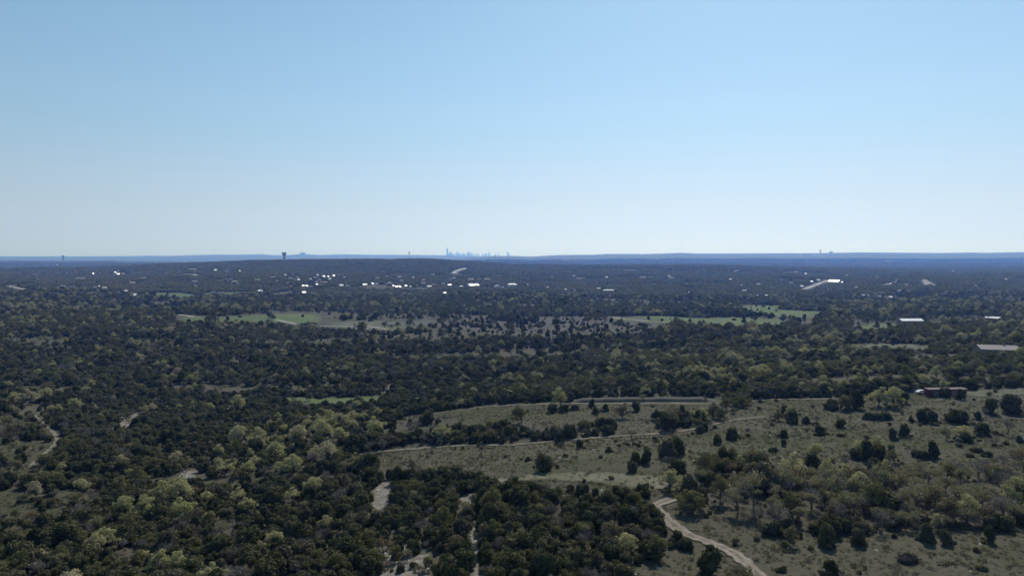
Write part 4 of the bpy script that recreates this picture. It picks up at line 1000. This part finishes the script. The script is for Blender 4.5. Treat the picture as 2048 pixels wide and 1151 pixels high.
TREES = {k: [] for k in KIND}          # arrays of x,y,z,scale,which,px,py,size
for y0, y1, s, um, sc in ((70, 420, 2.55, .95, .61), (420, 800, 3.5, .9, .80), (800, 1500, 5.0, .88, 1.02)):
    X, Y = grid(y0, y1, s, um); z = Z(X, Y); px, py, dep = proj(X, Y, z)
    c = cover_at(px, py); clump = .5+.5*vnoise(X/14, Y/14, 81); cl2 = .5+.5*np.where(Y > 420, vnoise(X/130, np.log(Y)*8, 82), vnoise(X/45, Y/45, 82))
    dn = DN[c]; pk = np.where(dn > .5, dn*(.72+.42*clump), dn*(.25+2.2*clump**2))
    _, ptop, _ = proj(X, Y, z+3.0*sc); ct = cover_at(px, ptop)
    pk = np.where((dn > .5) & (DN[ct] < .3) & (px > -200), pk*.12, pk)               # woods stop where their tops would stand before open ground
    gp = np.where(dn > .5, gap(X, Y), 0); pk = pk*(1-.88*gp)
    keep = rng.uniform(size=len(X)) < pk
    sh = SH[c].copy(); sh[:, 1:5] *= (1+1.5*gp)[:, None]
    # kinds come in drifts
    far_ = Y > 420; sh[:, 1] *= np.where(far_, .12+3.2*cl2**2.2, .25+2.0*cl2**1.5); sh[:, 2] *= .15+3.0*(.5+.5*vnoise(X/30, Y/30, 83))**2.5; sh[:, 3] *= .3+1.8*(.5+.5*vnoise(X/26, Y/26, 84))**2; sh[:, 3] *= np.where(far_, .15+2.6*(.5+.5*vnoise(X/170, np.log(Y)*9, 86))**2, 1); sh[:, 4] *= .4+1.3*(.5+.5*vnoise(X/20, Y/20, 85))
    cum = np.cumsum(sh/sh.sum(1)[:, None], 1); kd = (rng.uniform(size=len(X))[:, None] > cum).sum(1).clip(0, 5)
    S = sc*np.clip(np.exp(rng.normal(0, .28, len(X))), .5, 1.8)*(.80+.40*clump)
    S = np.where(kd == 5, rng.uniform(.45, 1.3, len(X)), S)
    S = np.where((kd == 0) & (dn < .3), S*rng.uniform(.35, 1.0, len(X)), S)
    S = np.where((c == KEYS.index('grove')) & (kd != 5), S*1.55, S)
    keep &= clear_ok(X, Y, z, np.where(kd == 5, 1., 5.)*S, np.where(kd == 5, 1.3, 5.)*S)
    for i, k in enumerate(KIND):
        q = keep & (kd == i)
        if k == 'shrub': q &= Y < 520
        TREES[k].append(np.stack([X[q], Y[q], z[q], S[q], rng.integers(0, len(PROTO[k]), q.sum()), px[q], py[q], S[q]*FPX/dep[q]], -1))
TREES = {k: np.concatenate(v) for k, v in TREES.items()}

LAND = [(160,985,'above the left scrub'),(60,880,'inside the looping left track'),(60,1020,'on the left stony scrub'),(20,1100,'in the bottom left corner'),(110,1110,'near the bottom left corner'),
 (240,1020,'beside the big pale left oak'),(350,1040,'below the pale green oak cluster'),(200,1120,'under the pale bottom left oak'),(330,1130,'around the pale bottom oak pair'),
 (450,1110,'right of the bottom oak pair'),(560,1120,'below the spreading pale oak'),(680,1120,'left of the grey stony clearing'),(800,1120,'in the grey stony clearing'),
 (905,1120,'between the two stony strips'),(1000,1120,'right of the narrow stony strip'),(1090,1100,'low in the dark thicket'),(1190,1100,'at the dark thicket bottom'),(1280,1080,'on the dark thicket right flank'),
 (1350,1085,'where thicket meets pale track'),(1220,1020,'at the dark thicket top'),(1100,1010,'at the dark thicket upper left'),(1000,1000,'left of the knoll'),(880,1050,'below the flat pale clearing'),
 (760,1050,'below the pale limestone clearing'),(690,1000,'left of the pale limestone clearing'),(830,960,'right of the pale limestone clearing'),(600,1030,'under the beige oak'),(500,1040,'right of the left oak cluster'),
 (430,1000,'left of the beige oak'),(130,1000,'between left scrub and big oak'),(520,920,'in the yellow green strip'),(640,900,'at the yellow strip right end'),(330,900,'above the left bare patch'),
 (1180,950,'on the knoll'),(1310,980,'on the knoll right slope'),(1400,990,'by the pale track bend'),(1480,1000,'at the grove left end'),(1560,1010,'in the left grove'),(1650,1010,'left of the grove middle'),
 (1740,1010,'in the grove middle'),(1830,1010,'above the brush piles'),(1920,1000,'in the right grove'),(2020,990,'at the grove right end'),
 (1580,1080,'below the grove left end'),(1700,1090,'on grass below the grove'),(1850,1100,'right of the big brush pile'),(1980,1090,'in the bottom right corner'),(1480,1120,'right of the bottom track'),
 (1100,850,'in the dark meadow thicket'),(900,860,'at the meadow thicket left end'),(1380,850,'in the meadow gully'),(1300,830,'between the upper meadow tracks'),(1150,910,'on the lower left meadow'),
 (1450,930,'in the belt below the meadow'),(1600,880,'in the middle right meadow'),(1750,870,'below the low dark clump'),(1900,880,'on meadow below the shed'),(2020,880,'on meadow at right edge'),
 (1700,800,'left of the red shed'),(1980,820,'below the pale yard')]
LP = np.array([l[:2] for l in LAND], float)
NOUN = {'juniper': ('juniper_tree', 'dark juniper', 'tree'), 'olive': ('oak_tree', 'olive oak', 'tree'), 'bright': ('oak_tree', 'yellow green oak', 'tree'), 'bare': ('bare_tree', 'leafless grey tree', 'tree'), 'leafing': ('leafing_tree', 'twiggy leafing tree', 'tree'), 'shrub': ('shrub', 'low bush', 'shrub')}
def tree(kind, x, y, z, s, which, rz, label, group, sv=None):
    cm, tm, jm, w, h = PROTO[kind][int(which)]; nm, _, cat = NOUN[kind]
    root = empty(nm, (x, y, z), rz, sv if sv is not None else s); tag(root, label, cat, group)
    link('crown', cm, root); link('stem' if kind == 'shrub' else 'trunk', tm, root)
    return root
HERO = [   # px, py of the foot, width in pixels, kind, height factor, label
 (1422,1146,54,'juniper',.9,'dark juniper hugging the left side of the pale track near the bottom edge'),
 (1474,1160,62,'olive',.7,'broad olive bush in front of the track at the bottom edge'),
 (1507,1022,70,'leafing',1.15,'tall oak with yellowing crown at the left end of the grove'),
 (1440,1000,46,'olive',1.2,'upright olive oak right of the track bend'),
 (1384,1022,66,'olive',.75,'wide grey green bush at the track bend'),
 (1563,1142,15,'juniper',1,'small dark bush near the bottom edge right of the track'),
 (1660,1146,34,'juniper',.75,'dark low juniper at the bottom edge below the grove'),
 (1963,1139,11,'juniper',1,'tiny dark bush near the bottom right corner'),
 (1579,1091,34,'olive',1.2,'olive topped tree below the left part of the grove'),
 (1653,1089,37,'juniper',1.4,'tall dark juniper under the front of the grove'),
 (1716,1088,30,'juniper',1.3,'dark juniper at the front of the grove, right of the tall one'),
 (1762,1062,36,'bare',1,'reddish bare tree in the front of the grove'),
 (1854,1081,30,'juniper',1.2,'dark juniper in the grove above the brush pile'),
 (1890,1086,26,'juniper',1.2,'dark juniper at the front of the grove right of the brush pile'),
 (1978,1083,22,'juniper',1.1,'small dark juniper at the right front of the grove'),
 (1557,841,23,'olive',.9,'greyish round bush left of a dark pair on the meadow'),
 (1572,830,22,'juniper',.9,'dark juniper behind the bush group on the meadow'),
 (1586,844,28,'juniper',.9,'widest dark juniper of the bush group on the meadow'),
 (1612,846,15,'juniper',1.1,'small dark juniper right of the bush group'),
 (1567,874,17,'juniper',1.1,'small dark juniper below the bush group'),
 (1640,868,23,'juniper',.8,'squat dark juniper right of the bush group'),
 (1632,849,15,'bare',1,'thin bare sapling right of the bush group'),
 (1738,838,26,'juniper',.55,'left part of the low dark clump on the meadow'),
 (1755,839,26,'juniper',.6,'middle of the low dark clump on the meadow'),
 (1771,838,26,'juniper',.55,'right part of the low dark clump on the meadow'),
 (1664,817,30,'juniper',1,'left tree of the dark cluster at the upper meadow edge'),
 (1681,819,32,'olive',1,'olive tree in the dark cluster at the upper meadow edge'),
 (1697,818,32,'juniper',1,'right of the olive tree in the upper meadow cluster'),
 (1713,815,28,'juniper',1,'right end of the dark cluster at the upper meadow edge'),
 (1757,812,42,'bright',.95,'pale round oak above the low dark clump, left one'),
 (1787,812,44,'bright',1,'pale round oak above the low dark clump, right one'),
 (1807,806,28,'juniper',1.1,'dark juniper between pale oak and white car'),
 (1889,793,22,'juniper',.95,'small dark juniper standing in front of the red shed'),
 (1922,798,20,'juniper',.9,'dark bush at the right end of the red shed'),
 (1844,844,22,'juniper',1.35,'slim dark juniper of a close pair below the shed'),
 (1866,846,25,'juniper',1,'round dark juniper of a close pair below the shed'),
 (1916,844,44,'juniper',.95,'big round dark juniper on the meadow below the red shed'),
 (1954,838,16,'juniper',1,'small bush right of the big round juniper'),
 (1981,827,28,'juniper',1.3,'upright dark juniper near the right edge below the yard'),
 (2021,825,45,'juniper',.8,'broad dark juniper at the right edge below the yard'),
 (1786,878,19,'juniper',1.2,'left juniper of a small pair in mid meadow'),
 (1808,872,21,'juniper',1.35,'taller right juniper of a small pair in mid meadow'),
 (1928,877,42,'bright',.8,'pale green oak behind a dark juniper on the right meadow'),
 (1931,884,27,'juniper',.8,'dark juniper in front of a pale oak on the right meadow'),
 (1964,869,30,'juniper',.9,'dark spreading juniper right of the pale oak'),
 (2016,871,26,'bare',1.3,'lone leafless tree on the meadow near the right edge'),
 (2039,884,14,'juniper',1,'little dark bush at the right edge of the meadow'),
 (1712,915,32,'juniper',.95,'left dark juniper of the wide clump in the meadow'),
 (1735,918,36,'juniper',.95,'middle dark juniper of the wide clump in the meadow'),
 (1758,916,32,'juniper',.95,'right dark juniper of the wide clump in the meadow'),
 (1720,906,32,'bright',.9,'left pale oak behind the wide dark clump'),
 (1755,904,34,'bright',.95,'right pale oak behind the wide dark clump'),
 (1632,918,34,'bright',1.1,'pale green oak above a dark juniper in the lower meadow'),
 (1625,931,30,'juniper',.9,'dark juniper in front of a pale oak in the lower meadow'),
 (1549,903,14,'juniper',1.1,'small lone juniper at the left of the lower meadow'),
 (1789,926,30,'olive',.85,'dull olive tree right of the wide dark clump'),
 (1746,942,30,'juniper',.9,'dark juniper below the wide clump in the meadow'),
 (1845,915,26,'juniper',.95,'left juniper of the dark pair in the lower right meadow'),
 (1866,913,28,'juniper',1,'right juniper of the dark pair in the lower right meadow'),
 (1831,904,10,'shrub',1,'small dark shrub left of the dark pair'),
 (1956,904,19,'juniper',.85,'round low bush on the lower right meadow'),
 (1993,892,18,'bare',.9,'thin bare bush on the right meadow'),
 (1690,936,15,'bare',1.2,'reddish bare sapling below the wide dark clump'),
 (1939,912,12,'shrub',1,'small shrub left of the round low bush'),
 (1976,912,18,'shrub',.9,'flat shrub right of the round low bush'),
 (1679,872,12,'shrub',.8,'flat dark shrub in the middle of the meadow'),
 (1364,824,13,'juniper',1.3,'lone upright juniper just below the upper meadow track'),
 (1211,822,14,'juniper',1.3,'upright juniper, right of three below the upper track'),
 (1192,827,14,'juniper',1,'low juniper, middle of three below the upper track'),
 (1184,814,11,'juniper',1.2,'small juniper, left of three below the upper track'),
 (1271,822,18,'juniper',.8,'low wide juniper below the upper meadow track'),
 (1105,824,24,'juniper',.8,'dark low juniper under the yellow oak on the upper track'),
 (1128,823,22,'juniper',.8,'dark low juniper right of the yellow oak on the upper track'),
 (1121,814,34,'bright',1.1,'lone yellow green oak standing on the upper meadow track'),
 (1150,819,19,'juniper',.7,'flat dark juniper right of the yellow oak'),
 (1436,887,21,'juniper',1.1,'left juniper of the pair below the grassy track'),
 (1464,877,26,'juniper',1,'right juniper of the pair below the grassy track'),
 (1335,915,34,'juniper',1,'larger dark juniper of the big pair in the lower meadow'),
 (1356,909,28,'juniper',.95,'right dark juniper of the big pair in the lower meadow'),
 (1271,927,22,'juniper',1.3,'tall left juniper of the pair above the knoll'),
 (1294,926,23,'juniper',1.05,'rounder right juniper of the pair above the knoll'),
 (1217,904,10,'juniper',1.4,'tiny upright juniper alone on the lower meadow'),
 (1056,921,9,'juniper',1.2,'tiny juniper at the left of the lower meadow'),
 (1160,896,18,'juniper',1,'small juniper just below the grassy track'),
 (1122,894,9,'bare',1.2,'reddish sapling just below the grassy track'),
 (163,986,36,'bright',.95,'round bright green oak left of the big pale oak'),
 (245,982,36,'olive',1.1,'grey green oak behind the big pale oak'),
 (248,1037,46,'bright',1.15,'left half of the big pale oak on the left'),
 (285,1036,46,'bright',1.2,'right half of the big pale oak on the left'),
 (328,1006,52,'bright',1,'left oak of the pale green cluster'),
 (360,1008,56,'bright',1.1,'tallest oak of the pale green cluster'),
 (368,1040,52,'bright',.9,'nearest oak of the pale green cluster'),
 (197,1108,44,'bright',1,'pale green oak near the bottom left corner'),
 (322,1146,48,'bright',1.1,'left pale oak of a pair at the bottom edge'),
 (352,1148,46,'bright',1,'right pale oak of a pair at the bottom edge'),
 (283,1122,34,'bright',.7,'small pale oak left of the pair at the bottom edge'),
 (477,824,34,'bright',1,'lone bright oak in the dark wood left of the green glade'),
 (25,808,32,'bright',.9,'leftmost pale oak at the edge above the left scrub'),
 (60,808,34,'bright',.95,'middle pale oak at the edge above the left scrub'),
 (86,799,30,'bright',.95,'right pale oak at the edge above the left scrub'),
 (150,824,32,'bright',1,'pale oak right of the left scrub'),
 (187,1014,30,'bare',1,'pale beige bare tree left of the big pale oak'),
 (160,1048,44,'bare',.8,'reddish brown bare bush below the left scrub'),
 (415,1005,38,'bright',.8,'dull pale oak right of the pale green cluster'),
 (475,1006,36,'bright',.9,'pale oak in the wood, left of two'),
 (497,1024,36,'bright',.9,'pale oak in the wood, right of two'),
 (627,992,44,'bright',1,'beige oak standing out of the dark wood'),
 (583,1003,36,'bright',.8,'smaller beige oak left of the standing out one'),
 (622,1059,28,'bright',.9,'vivid green oak of a pair, left one'),
 (653,1057,34,'bright',.9,'vivid green oak of a pair, right one'),
 (746,1050,32,'bright',1,'vivid green oak right of the vivid pair'),
 (555,1092,44,'bright',.85,'spreading pale oak near the bottom edge'),
 (675,1083,22,'bright',.9,'small pale oak below the vivid pair'),
 (915,1103,42,'olive',1,'dark oak with light top between the stony strips'),
 (650,882,42,'bright',1,'upper oak at the right end of the yellow green strip'),
 (677,884,38,'bright',.9,'low oak at the right end of the yellow green strip'),
 (590,888,42,'bright',1.1,'tall oak in the middle of the yellow green strip'),
 (752,872,44,'bright',.9,'rightmost oak of the yellow green strip'),
 (656,928,48,'bright',1.1,'big oak low in the yellow green strip'),
 (634,922,38,'bright',.9,'oak beside the big one low in the strip'),
 (550,920,44,'bright',1,'broad oak left of the middle of the strip'),
 (585,950,48,'bright',1,'nearest oak of the yellow green strip'),
 (560,954,40,'bright',.9,'oak left of the nearest one in the strip'),
 (515,897,40,'bright',1,'upper left oak of the yellow green strip'),
 (477,892,44,'bright',1.1,'leftmost tall oak of the yellow green strip'),
 (500,903,38,'bright',.9,'oak between the two leftmost in the strip'),
 (450,950,40,'bright',.8,'oak right of the bare patch'),
 (497,950,38,'bright',.8,'oak at the lower left of the strip'),
 (742,906,24,'bare',.9,'pinkish bare tree right of the strip, left of two'),
 (764,902,22,'bare',.9,'pinkish bare tree right of the strip, right of two'),
 (545,640,15,'olive',1,'lone tree in the middle of the left pasture'),
 (417,646,18,'olive',1.1,'left tree of the dark pair in the left pasture'),
 (431,645,20,'olive',1,'right tree of the dark pair in the left pasture'),
 (725,663,27,'olive',.9,'dark round tree on the middle pasture lane'),
 (820,652,19,'olive',1,'dark tree at the right end of the middle pasture'),
 (1222,645,10,'juniper',1,'small tree at the left end of the right pasture lane'),
 (1236,652,17,'olive',.9,'olive bush on the brown meadow below the lane'),
]
cnt = {k: 0 for k in KIND}; hr = random.Random(3)
hx = []
for px, py, wp, kind, hf, lab in HERO:
    p = at(px, py); wm = wp*p[1]/FPX; pr = PROTO[kind]; i = hr.randrange(len(pr)); w, h = pr[i][3], pr[i][4]
    sx = wm/w; sz = sx*hf if hf > .6 else sx*hf
    sz = max(sz, sx*.5) if kind != 'juniper' else sz*1.0
    tree(kind, p[0], p[1], p[2], 1, i, hr.uniform(0, 6.28), lab, NOUN[kind][1].split()[-1]+'s picked out by name' if False else None, (sx, sx, sz))
    cnt[kind] += 1; hx.append((p[0], p[1], wm))
HX = np.array(hx)
QUOTA = {'juniper': 290-cnt['juniper'], 'olive': 120-cnt['olive'], 'bright': 165-cnt['bright'], 'bare': 150-cnt['bare'], 'leafing': 190-cnt['leafing'], 'shrub': 160-cnt['shrub']}
MEMB = {}
for k in KIND:
    T = TREES[k]
    dd = np.hypot(T[:, 0][:, None]-HX[None, :, 0], T[:, 1][:, None]-HX[None, :, 1]); T = T[(dd > HX[None, :, 2]*.42+1.0).all(1)]
    vis = (T[:, 5] > 2) & (T[:, 5] < 2046) & (T[:, 6] < 1165); order = np.argsort(np.where(vis, -T[:, 7], 1e6)); n = min(QUOTA[k], int(vis.sum()))
    ind, rest = T[order[:n]], T[order[n:]]
    fam = {}
    for row in ind:
        j = int(np.argmin((LP[:, 0]-row[5])**2+((LP[:, 1]-row[6])*1.3)**2)); fam.setdefault(('big ' if row[3] > .80 else ('small ' if row[3] < .52 else ''), j), []).append(row)
    for (size, j), rows in fam.items():
        _, words, cat = NOUN[k]; grp = f'{size}{words}s {LAND[j][2]}'; nr_ = max(1, -(-len(rows)//6)); rows.sort(key=lambda q: -q[6]); per = -(-len(rows)//nr_)
        for ri in range(nr_):
            rank = sorted(rows[ri*per:(ri+1)*per], key=lambda q: q[5]); m_ = len(rank)
            rw = '' if nr_ == 1 else ((' in front rank', ' in rear rank') if nr_ == 2 else (' in front rank', ' in middle rank', ' in rear rank', ' in hindmost rank', ' farthest back'))[min(ri, 4)]
            for oi, (x, y, z, s, wh, px, py, sz) in enumerate(rank):
                od = 'lone ' if m_ == 1 and nr_ == 1 else ('only ' if m_ == 1 else ('left ' if oi == 0 else 'right ') if m_ == 2 else ('leftmost ' if oi == 0 else 'rightmost ' if oi == m_-1 else ('second ', 'third ', 'fourth ', 'fifth ')[oi-1]))
                fl = ' from left' if od.strip() in ('second', 'third', 'fourth', 'fifth') else ''
                tree(k, x, y, z, s, wh, rng.uniform(0, 6.28), f'{od}{size}{words}{fl}{rw} {LAND[j][2]}', grp)
    nr = len(rest); S = rest[:, 3]; sv = np.stack([S*rng.uniform(.88, 1.15, nr), S*rng.uniform(.88, 1.15, nr), S*rng.uniform(.8, 1.15, nr)], -1)
    nm = {'juniper': 'juniper_wood', 'olive': 'olive_oak_wood', 'bright': 'spring_oak_wood', 'bare': 'bare_wood', 'leafing': 'leafing_wood', 'shrub': 'scrub_cover'}[k]
    scatter(nm, rest[:, :3], rng.uniform(0, 6.28, nr), sv, rest[:, 4], [p_[2] for p_ in PROTO[k]], f'the many smaller {NOUN[k][1]}s covering the land')
    print(k, 'individual', n+cnt[k], 'rest', nr)
# undergrowth round the feet of the lone trees
ux, uy, us = [], [], []
for x, y, w in hx:
    for q in range(5):
        a = hr.uniform(0, 6.28); d = w*hr.uniform(.30, .75); ux.append(x+d*math.cos(a)); uy.append(y+d*math.sin(a)*.8); us.append(hr.uniform(.3, .95))
ux, uy, us = np.array(ux), np.array(uy), np.array(us); uk = clear_ok(ux, uy, Z(ux, uy), us, us) & (uy < 600)
scatter('undergrowth', np.stack([ux, uy, Z(ux, uy)], -1)[uk], rng.uniform(0, 6.28, uk.sum()), np.repeat(us[uk, None], 3, 1), rng.integers(0, 3, uk.sum()), [p_[2] for p_ in PROTO['shrub']], 'low brush growing round the feet of the lone trees')
# far woods in patches
P = []
for y0, y1, s, um, sc in ((1500, 2600, 19, .86, .92), (2600, 4600, 25, .84, 1.2), (4600, 8200, 52, .82, 2.0)):
    X, Y = grid(y0, y1, s, um); z = Z(X, Y); px, py, dep = proj(X, Y, z)
    keep = (DN[cover_at(px, py)] > .5) & (rng.uniform(size=len(X)) < (.88+.2*vnoise(X/90, Y/90, 91))*(1-.8*gap(X, Y)))
    S = sc*rng.uniform(.8, 1.2, len(X)); keep &= clear_ok(X, Y, z, 5.5*np.minimum(S, 1.3), 30*S)
    P.append(np.stack([X, Y, z, S, np.minimum(S, 1.3)], -1)[keep])
P = np.concatenate(P)
scatter('distant_wood', P[:, :3], rng.uniform(0, 6.28, len(P)), P[:, [3, 3, 4]], rng.integers(0, 5, len(P)), PATCH, 'the far wooded hills reading as one mass of crowns')
print('patches', len(P))

# ------------------------------------------------------------------ small things: brush piles, grass tufts, stones, haze
def brush_pile(px, py, wpx, label):
    p = at(px, py); W = wpx*p[1]/FPX; r = random.Random(int(px)); root = empty('brush_pile', p); tag(root, label, 'brush pile')
    iv, if_ = ico(); n = vnoise(iv[:, 0]*2.2, iv[:, 1]*2.2+iv[:, 2]*3, 95)[:, None]
    Vv = iv*(1+.22*n)*np.array([W*.42, W*.34, W*.30]); Vv[:, 2] = np.where(Vv[:, 2] < 0, -.2, Vv[:, 2])
    link('heap', mesh_np('heap', Vv, if_, [M['brush']]), root); m = MB()
    for k in range(150):
        a, b_ = r.uniform(0, 6.28), r.uniform(0, 1)**.6; x, y = W*.46*b_*math.cos(a), W*.38*b_*math.sin(a); z = W*.31*math.sqrt(max(0, 1-b_*b_)); t_ = r.uniform(0, 6.28); l = r.uniform(.4, 1.1)
        m.tube((x, y, z*.8), (x+l*math.cos(t_), y+l*math.sin(t_), z+r.uniform(-.1, .45)), .05, .02, 4)
    m.part('branches', M['brush'], root)
brush_pile(1816, 1122, 46, 'large dark brush pile on the grass at the bottom right')
brush_pile(1797, 1044, 26, 'smaller dark brush pile inside the open grove')
X, Y = grid(95, 300, 1.5, .85); z = Z(X, Y); px, py, dep = proj(X, Y, z); c = cover_at(px, py)
gk = np.isin(c, [KEYS.index(k) for k in ('meadow', 'grove', 'scrub', 'knoll', 'field')]) & (rng.uniform(size=len(X)) < .2+.9*(.5+.5*vnoise(X/9, Y/9, 96))**1.5)
gk &= clear_ok(X, Y, z, np.full(len(X), .2), np.full(len(X), .6)); n = int(gk.sum())
s = rng.uniform(.6, 1.5, n); scatter('grass_tufts', np.stack([X, Y, z], -1)[gk], rng.uniform(0, 6.28, n), np.stack([s*1.3, s*1.3, s], -1), np.zeros(n), [TUFT], 'dry bunch grass tufts over the meadows')
X, Y = grid(95, 330, 1.25, .85); z = Z(X, Y); px, py, dep = proj(X, Y, z); c = cover_at(px, py)
gk = np.isin(c, [KEYS.index(k) for k in ('meadow', 'grove', 'scrub', 'knoll', 'rocky')]) & (rng.uniform(size=len(X)) < .03+.8*(.5+.5*vnoise(X/13, Y/7, 98))**2.6)
gk &= clear_ok(X, Y, z, np.full(len(X), .2), np.full(len(X), .8)); n = int(gk.sum())
s = rng.uniform(.4, 1.7, n); scatter('meadow_weeds', np.stack([X, Y, z], -1)[gk], rng.uniform(0, 6.28, n), np.stack([s*1.2, s*1.2, s], -1), rng.integers(0, 3, n), WEED, 'low dark weeds and seedlings dotted through the meadow grass')
X, Y = grid(95, 290, 1.1, .85); z = Z(X, Y); px, py, dep = proj(X, Y, z); c = cover_at(px, py)
pr = np.select([np.isin(c, [KEYS.index('bare'), KEYS.index('rocky')]), np.isin(c, [KEYS.index(k) for k in ('meadow', 'grove', 'scrub', 'knoll')])], [.35, .007], 0)*(.3+1.4*(.5+.5*vnoise(X/7, Y/7, 97)))
gk = (rng.uniform(size=len(X)) < pr) & clear_ok(X, Y, z, np.full(len(X), .2), np.full(len(X), .6)); n = int(gk.sum()); s = rng.uniform(.3, 1.2, n)
scatter('loose_stones', np.stack([X, Y, z], -1)[gk], rng.uniform(0, 6.28, n), np.stack([s, s, s], -1), rng.integers(0, 4, n), STONES, 'pale limestone stones lying on the bare ground')
# the air between here and the city
top = max(ZC+260, 0); zmin = GZ.min()-1.5; hb = MB().box(-31000, 31000, -31000, 31000, zmin, top)
hm = bpy.data.materials.new('haze'); hm.use_nodes = True; t = hm.node_tree; t.nodes.clear()
pv = t.nodes.new('ShaderNodeVolumePrincipled'); pv.inputs['Color'].default_value = (.135, .34, 1, 1); pv.inputs['Density'].default_value = 7.9e-5
pv.inputs['Absorption Color'].default_value = (1, 1, 1, 1); pv.inputs['Anisotropy'].default_value = 0.4
o = t.nodes.new('ShaderNodeOutputMaterial'); t.links.new(pv.outputs[0], o.inputs['Volume'])
tag(link('haze', hb.mesh('haze', hm)), 'pale blue air over the valley', kind='stuff')
